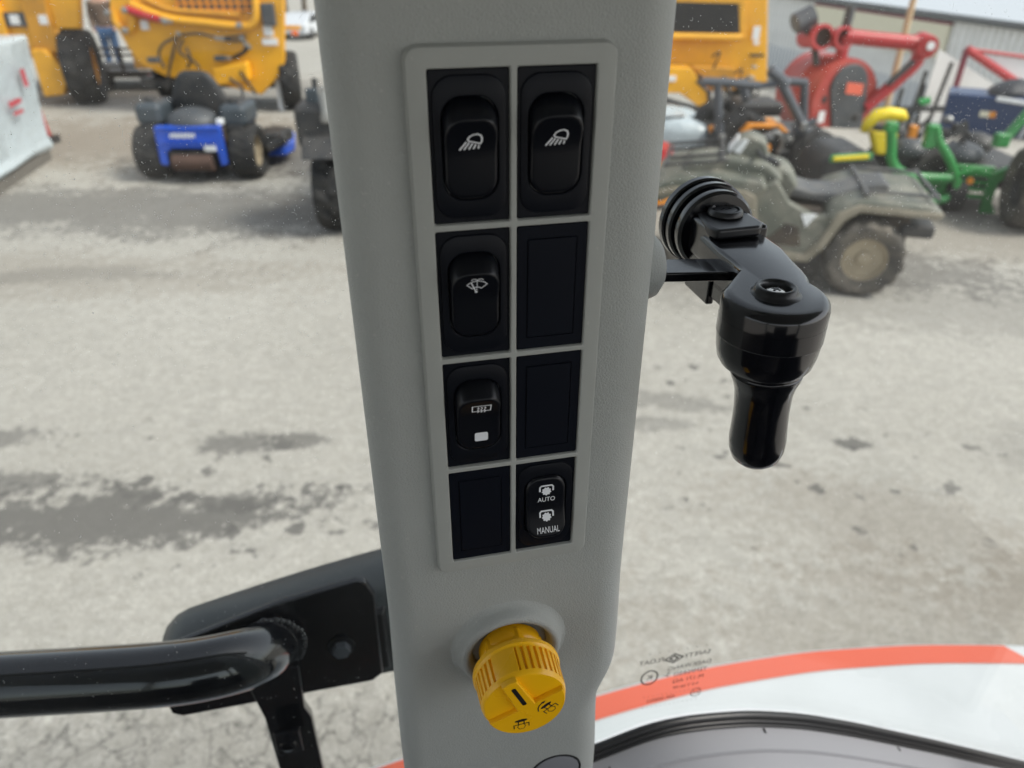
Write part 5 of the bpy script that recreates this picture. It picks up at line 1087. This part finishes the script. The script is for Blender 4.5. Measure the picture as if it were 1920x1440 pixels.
# ---- navy trailer with a tarp
zb = ground_z(6.0, 9.8)
nt_ = thing('navy_trailer', 'navy blue box trailer with white rail behind the green mowers', 'trailer', (6.3, 9.45, zb), -28)
MB().box((.05, .3, .25), (1.9, .6, .46)).build('box', 'navy', nt_, bevel=.02)
MB().box((.20, -.02, .36 - zb), (1.15, .05, .05), (0, 5, 0)).build('rail', 'white', nt_, bevel=.01)
MB().box((-.42, -.01, .22 - zb), (.16, .02, .07)).build('sticker', 'cream', nt_); MB().box((-.36, -.017, .22 - zb), (.07, .02, .07)).build('sticker', 'orange', nt_)
MB().tube(catmull([V((.0, -.03, -.05 - zb)), V((.06, -.03, .14 - zb)), V((.2, -.03, .22 - zb)), V((.5, -.03, .20 - zb))], 4), .025, 8).build('fender_trim', 'white', nt_)
wheel(nt_, (.32, -.05, .26), (0, 1, 0), .27, .18); wheel(nt_, (.32, 1.2, .26), (0, 1, 0), .27, .18)
tp_ = MB(); rings = []
for k in range(13):
    x = -.55 + k * .1; h = .17 * math.sin(math.pi * min(1, (k + .4) / 7)) if k < 4 else .16 + .02 * math.sin(k); w_ = .25 + .1 * math.sin(k * .9)
    rings.append([V((x, .35 + w_ * math.cos(t) + random.uniform(-.02, .02), max(.02, h) * max(0, math.sin(t)) + random.uniform(0, .015))) for t in [math.pi * 2 * i / 16 for i in range(16)]])
tb_ = tp_.loft(rings).build('tarp', 'tarp', angle=80, loc=(6.38, 9.4, .43), rot=(0, 0, R(-28))); tag(tb_, 'crumpled black tarp lying on the navy trailer', 'tarp')

# ---- small fittings that crowd the parked machines
fx = random.Random(21)
for k in range(14):
    x = fx.uniform(1.95, 2.95); z = fx.uniform(.3, .62); y = fx.uniform(-.25, .2)
    if k % 3 == 0: MB().tube(catmull([w2(x, z, y), w2(x + fx.uniform(-.12, .12), z + .1, y), w2(x + fx.uniform(-.2, .2), z + fx.uniform(-.1, .2), y)], 4), .011, 6).build('hose', 'dark', bm_)
    else: MB().box(w2(x, z, y), (fx.uniform(.04, .1), .05, fx.uniform(.03, .09)), (0, fx.uniform(-40, 40), 0)).build('fitting', fx.choice(['steel', 'darkgrey', 'dark', 'greytube', 'orange']), bm_, bevel=.008)
for k in range(10):
    x = fx.uniform(2.45, 3.4); z = fx.uniform(.35, .75); q = pc(x, z)
    if k % 2: MB().tube(catmull([V((q[0], -.3, q[1])), V((q[0] + .08, -.36, q[1] + .06)), V((q[0] + fx.uniform(-.15, .2), -.3, q[1] - .15))], 4), .014, 6).build('hose', 'dark', mc)
    else: MB().box((q[0], -.3, q[1]), (fx.uniform(.05, .12), .06, fx.uniform(.03, .08)), (0, fx.uniform(-30, 30), 0)).build('fitting', fx.choice(['steel', 'dark', 'yellowdark', 'white']), mc, bevel=.008)
for k in range(12):
    x = fx.uniform(3.75, 4.3); z = fx.uniform(.42, .66); y = fx.uniform(-.1, .5)
    if k % 3 == 0: MB().tube(catmull([w4(x, z, y), w4(x + .06, z + .08, y), w4(x + fx.uniform(-.15, .15), z - .05, y)], 4), .012, 6).build('hose', 'dark', g2)
    else: MB().box(w4(x, z, y), (fx.uniform(.05, .12), .07, fx.uniform(.03, .08)), (0, fx.uniform(-40, 40), 0)).build('fitting', fx.choice(['dark', 'darkgrey', 'steel', 'dark']), g2, bevel=.01)
for a, b in ((4.45, .55), (4.62, .5), (4.75, .62), (5.3, .35), (4.3, -.2)): MB().box(at_(a, b, -.2), (.08, .06, .1), (0, 20, 0)).build('fitting', 'dark', bw, bevel=.01)
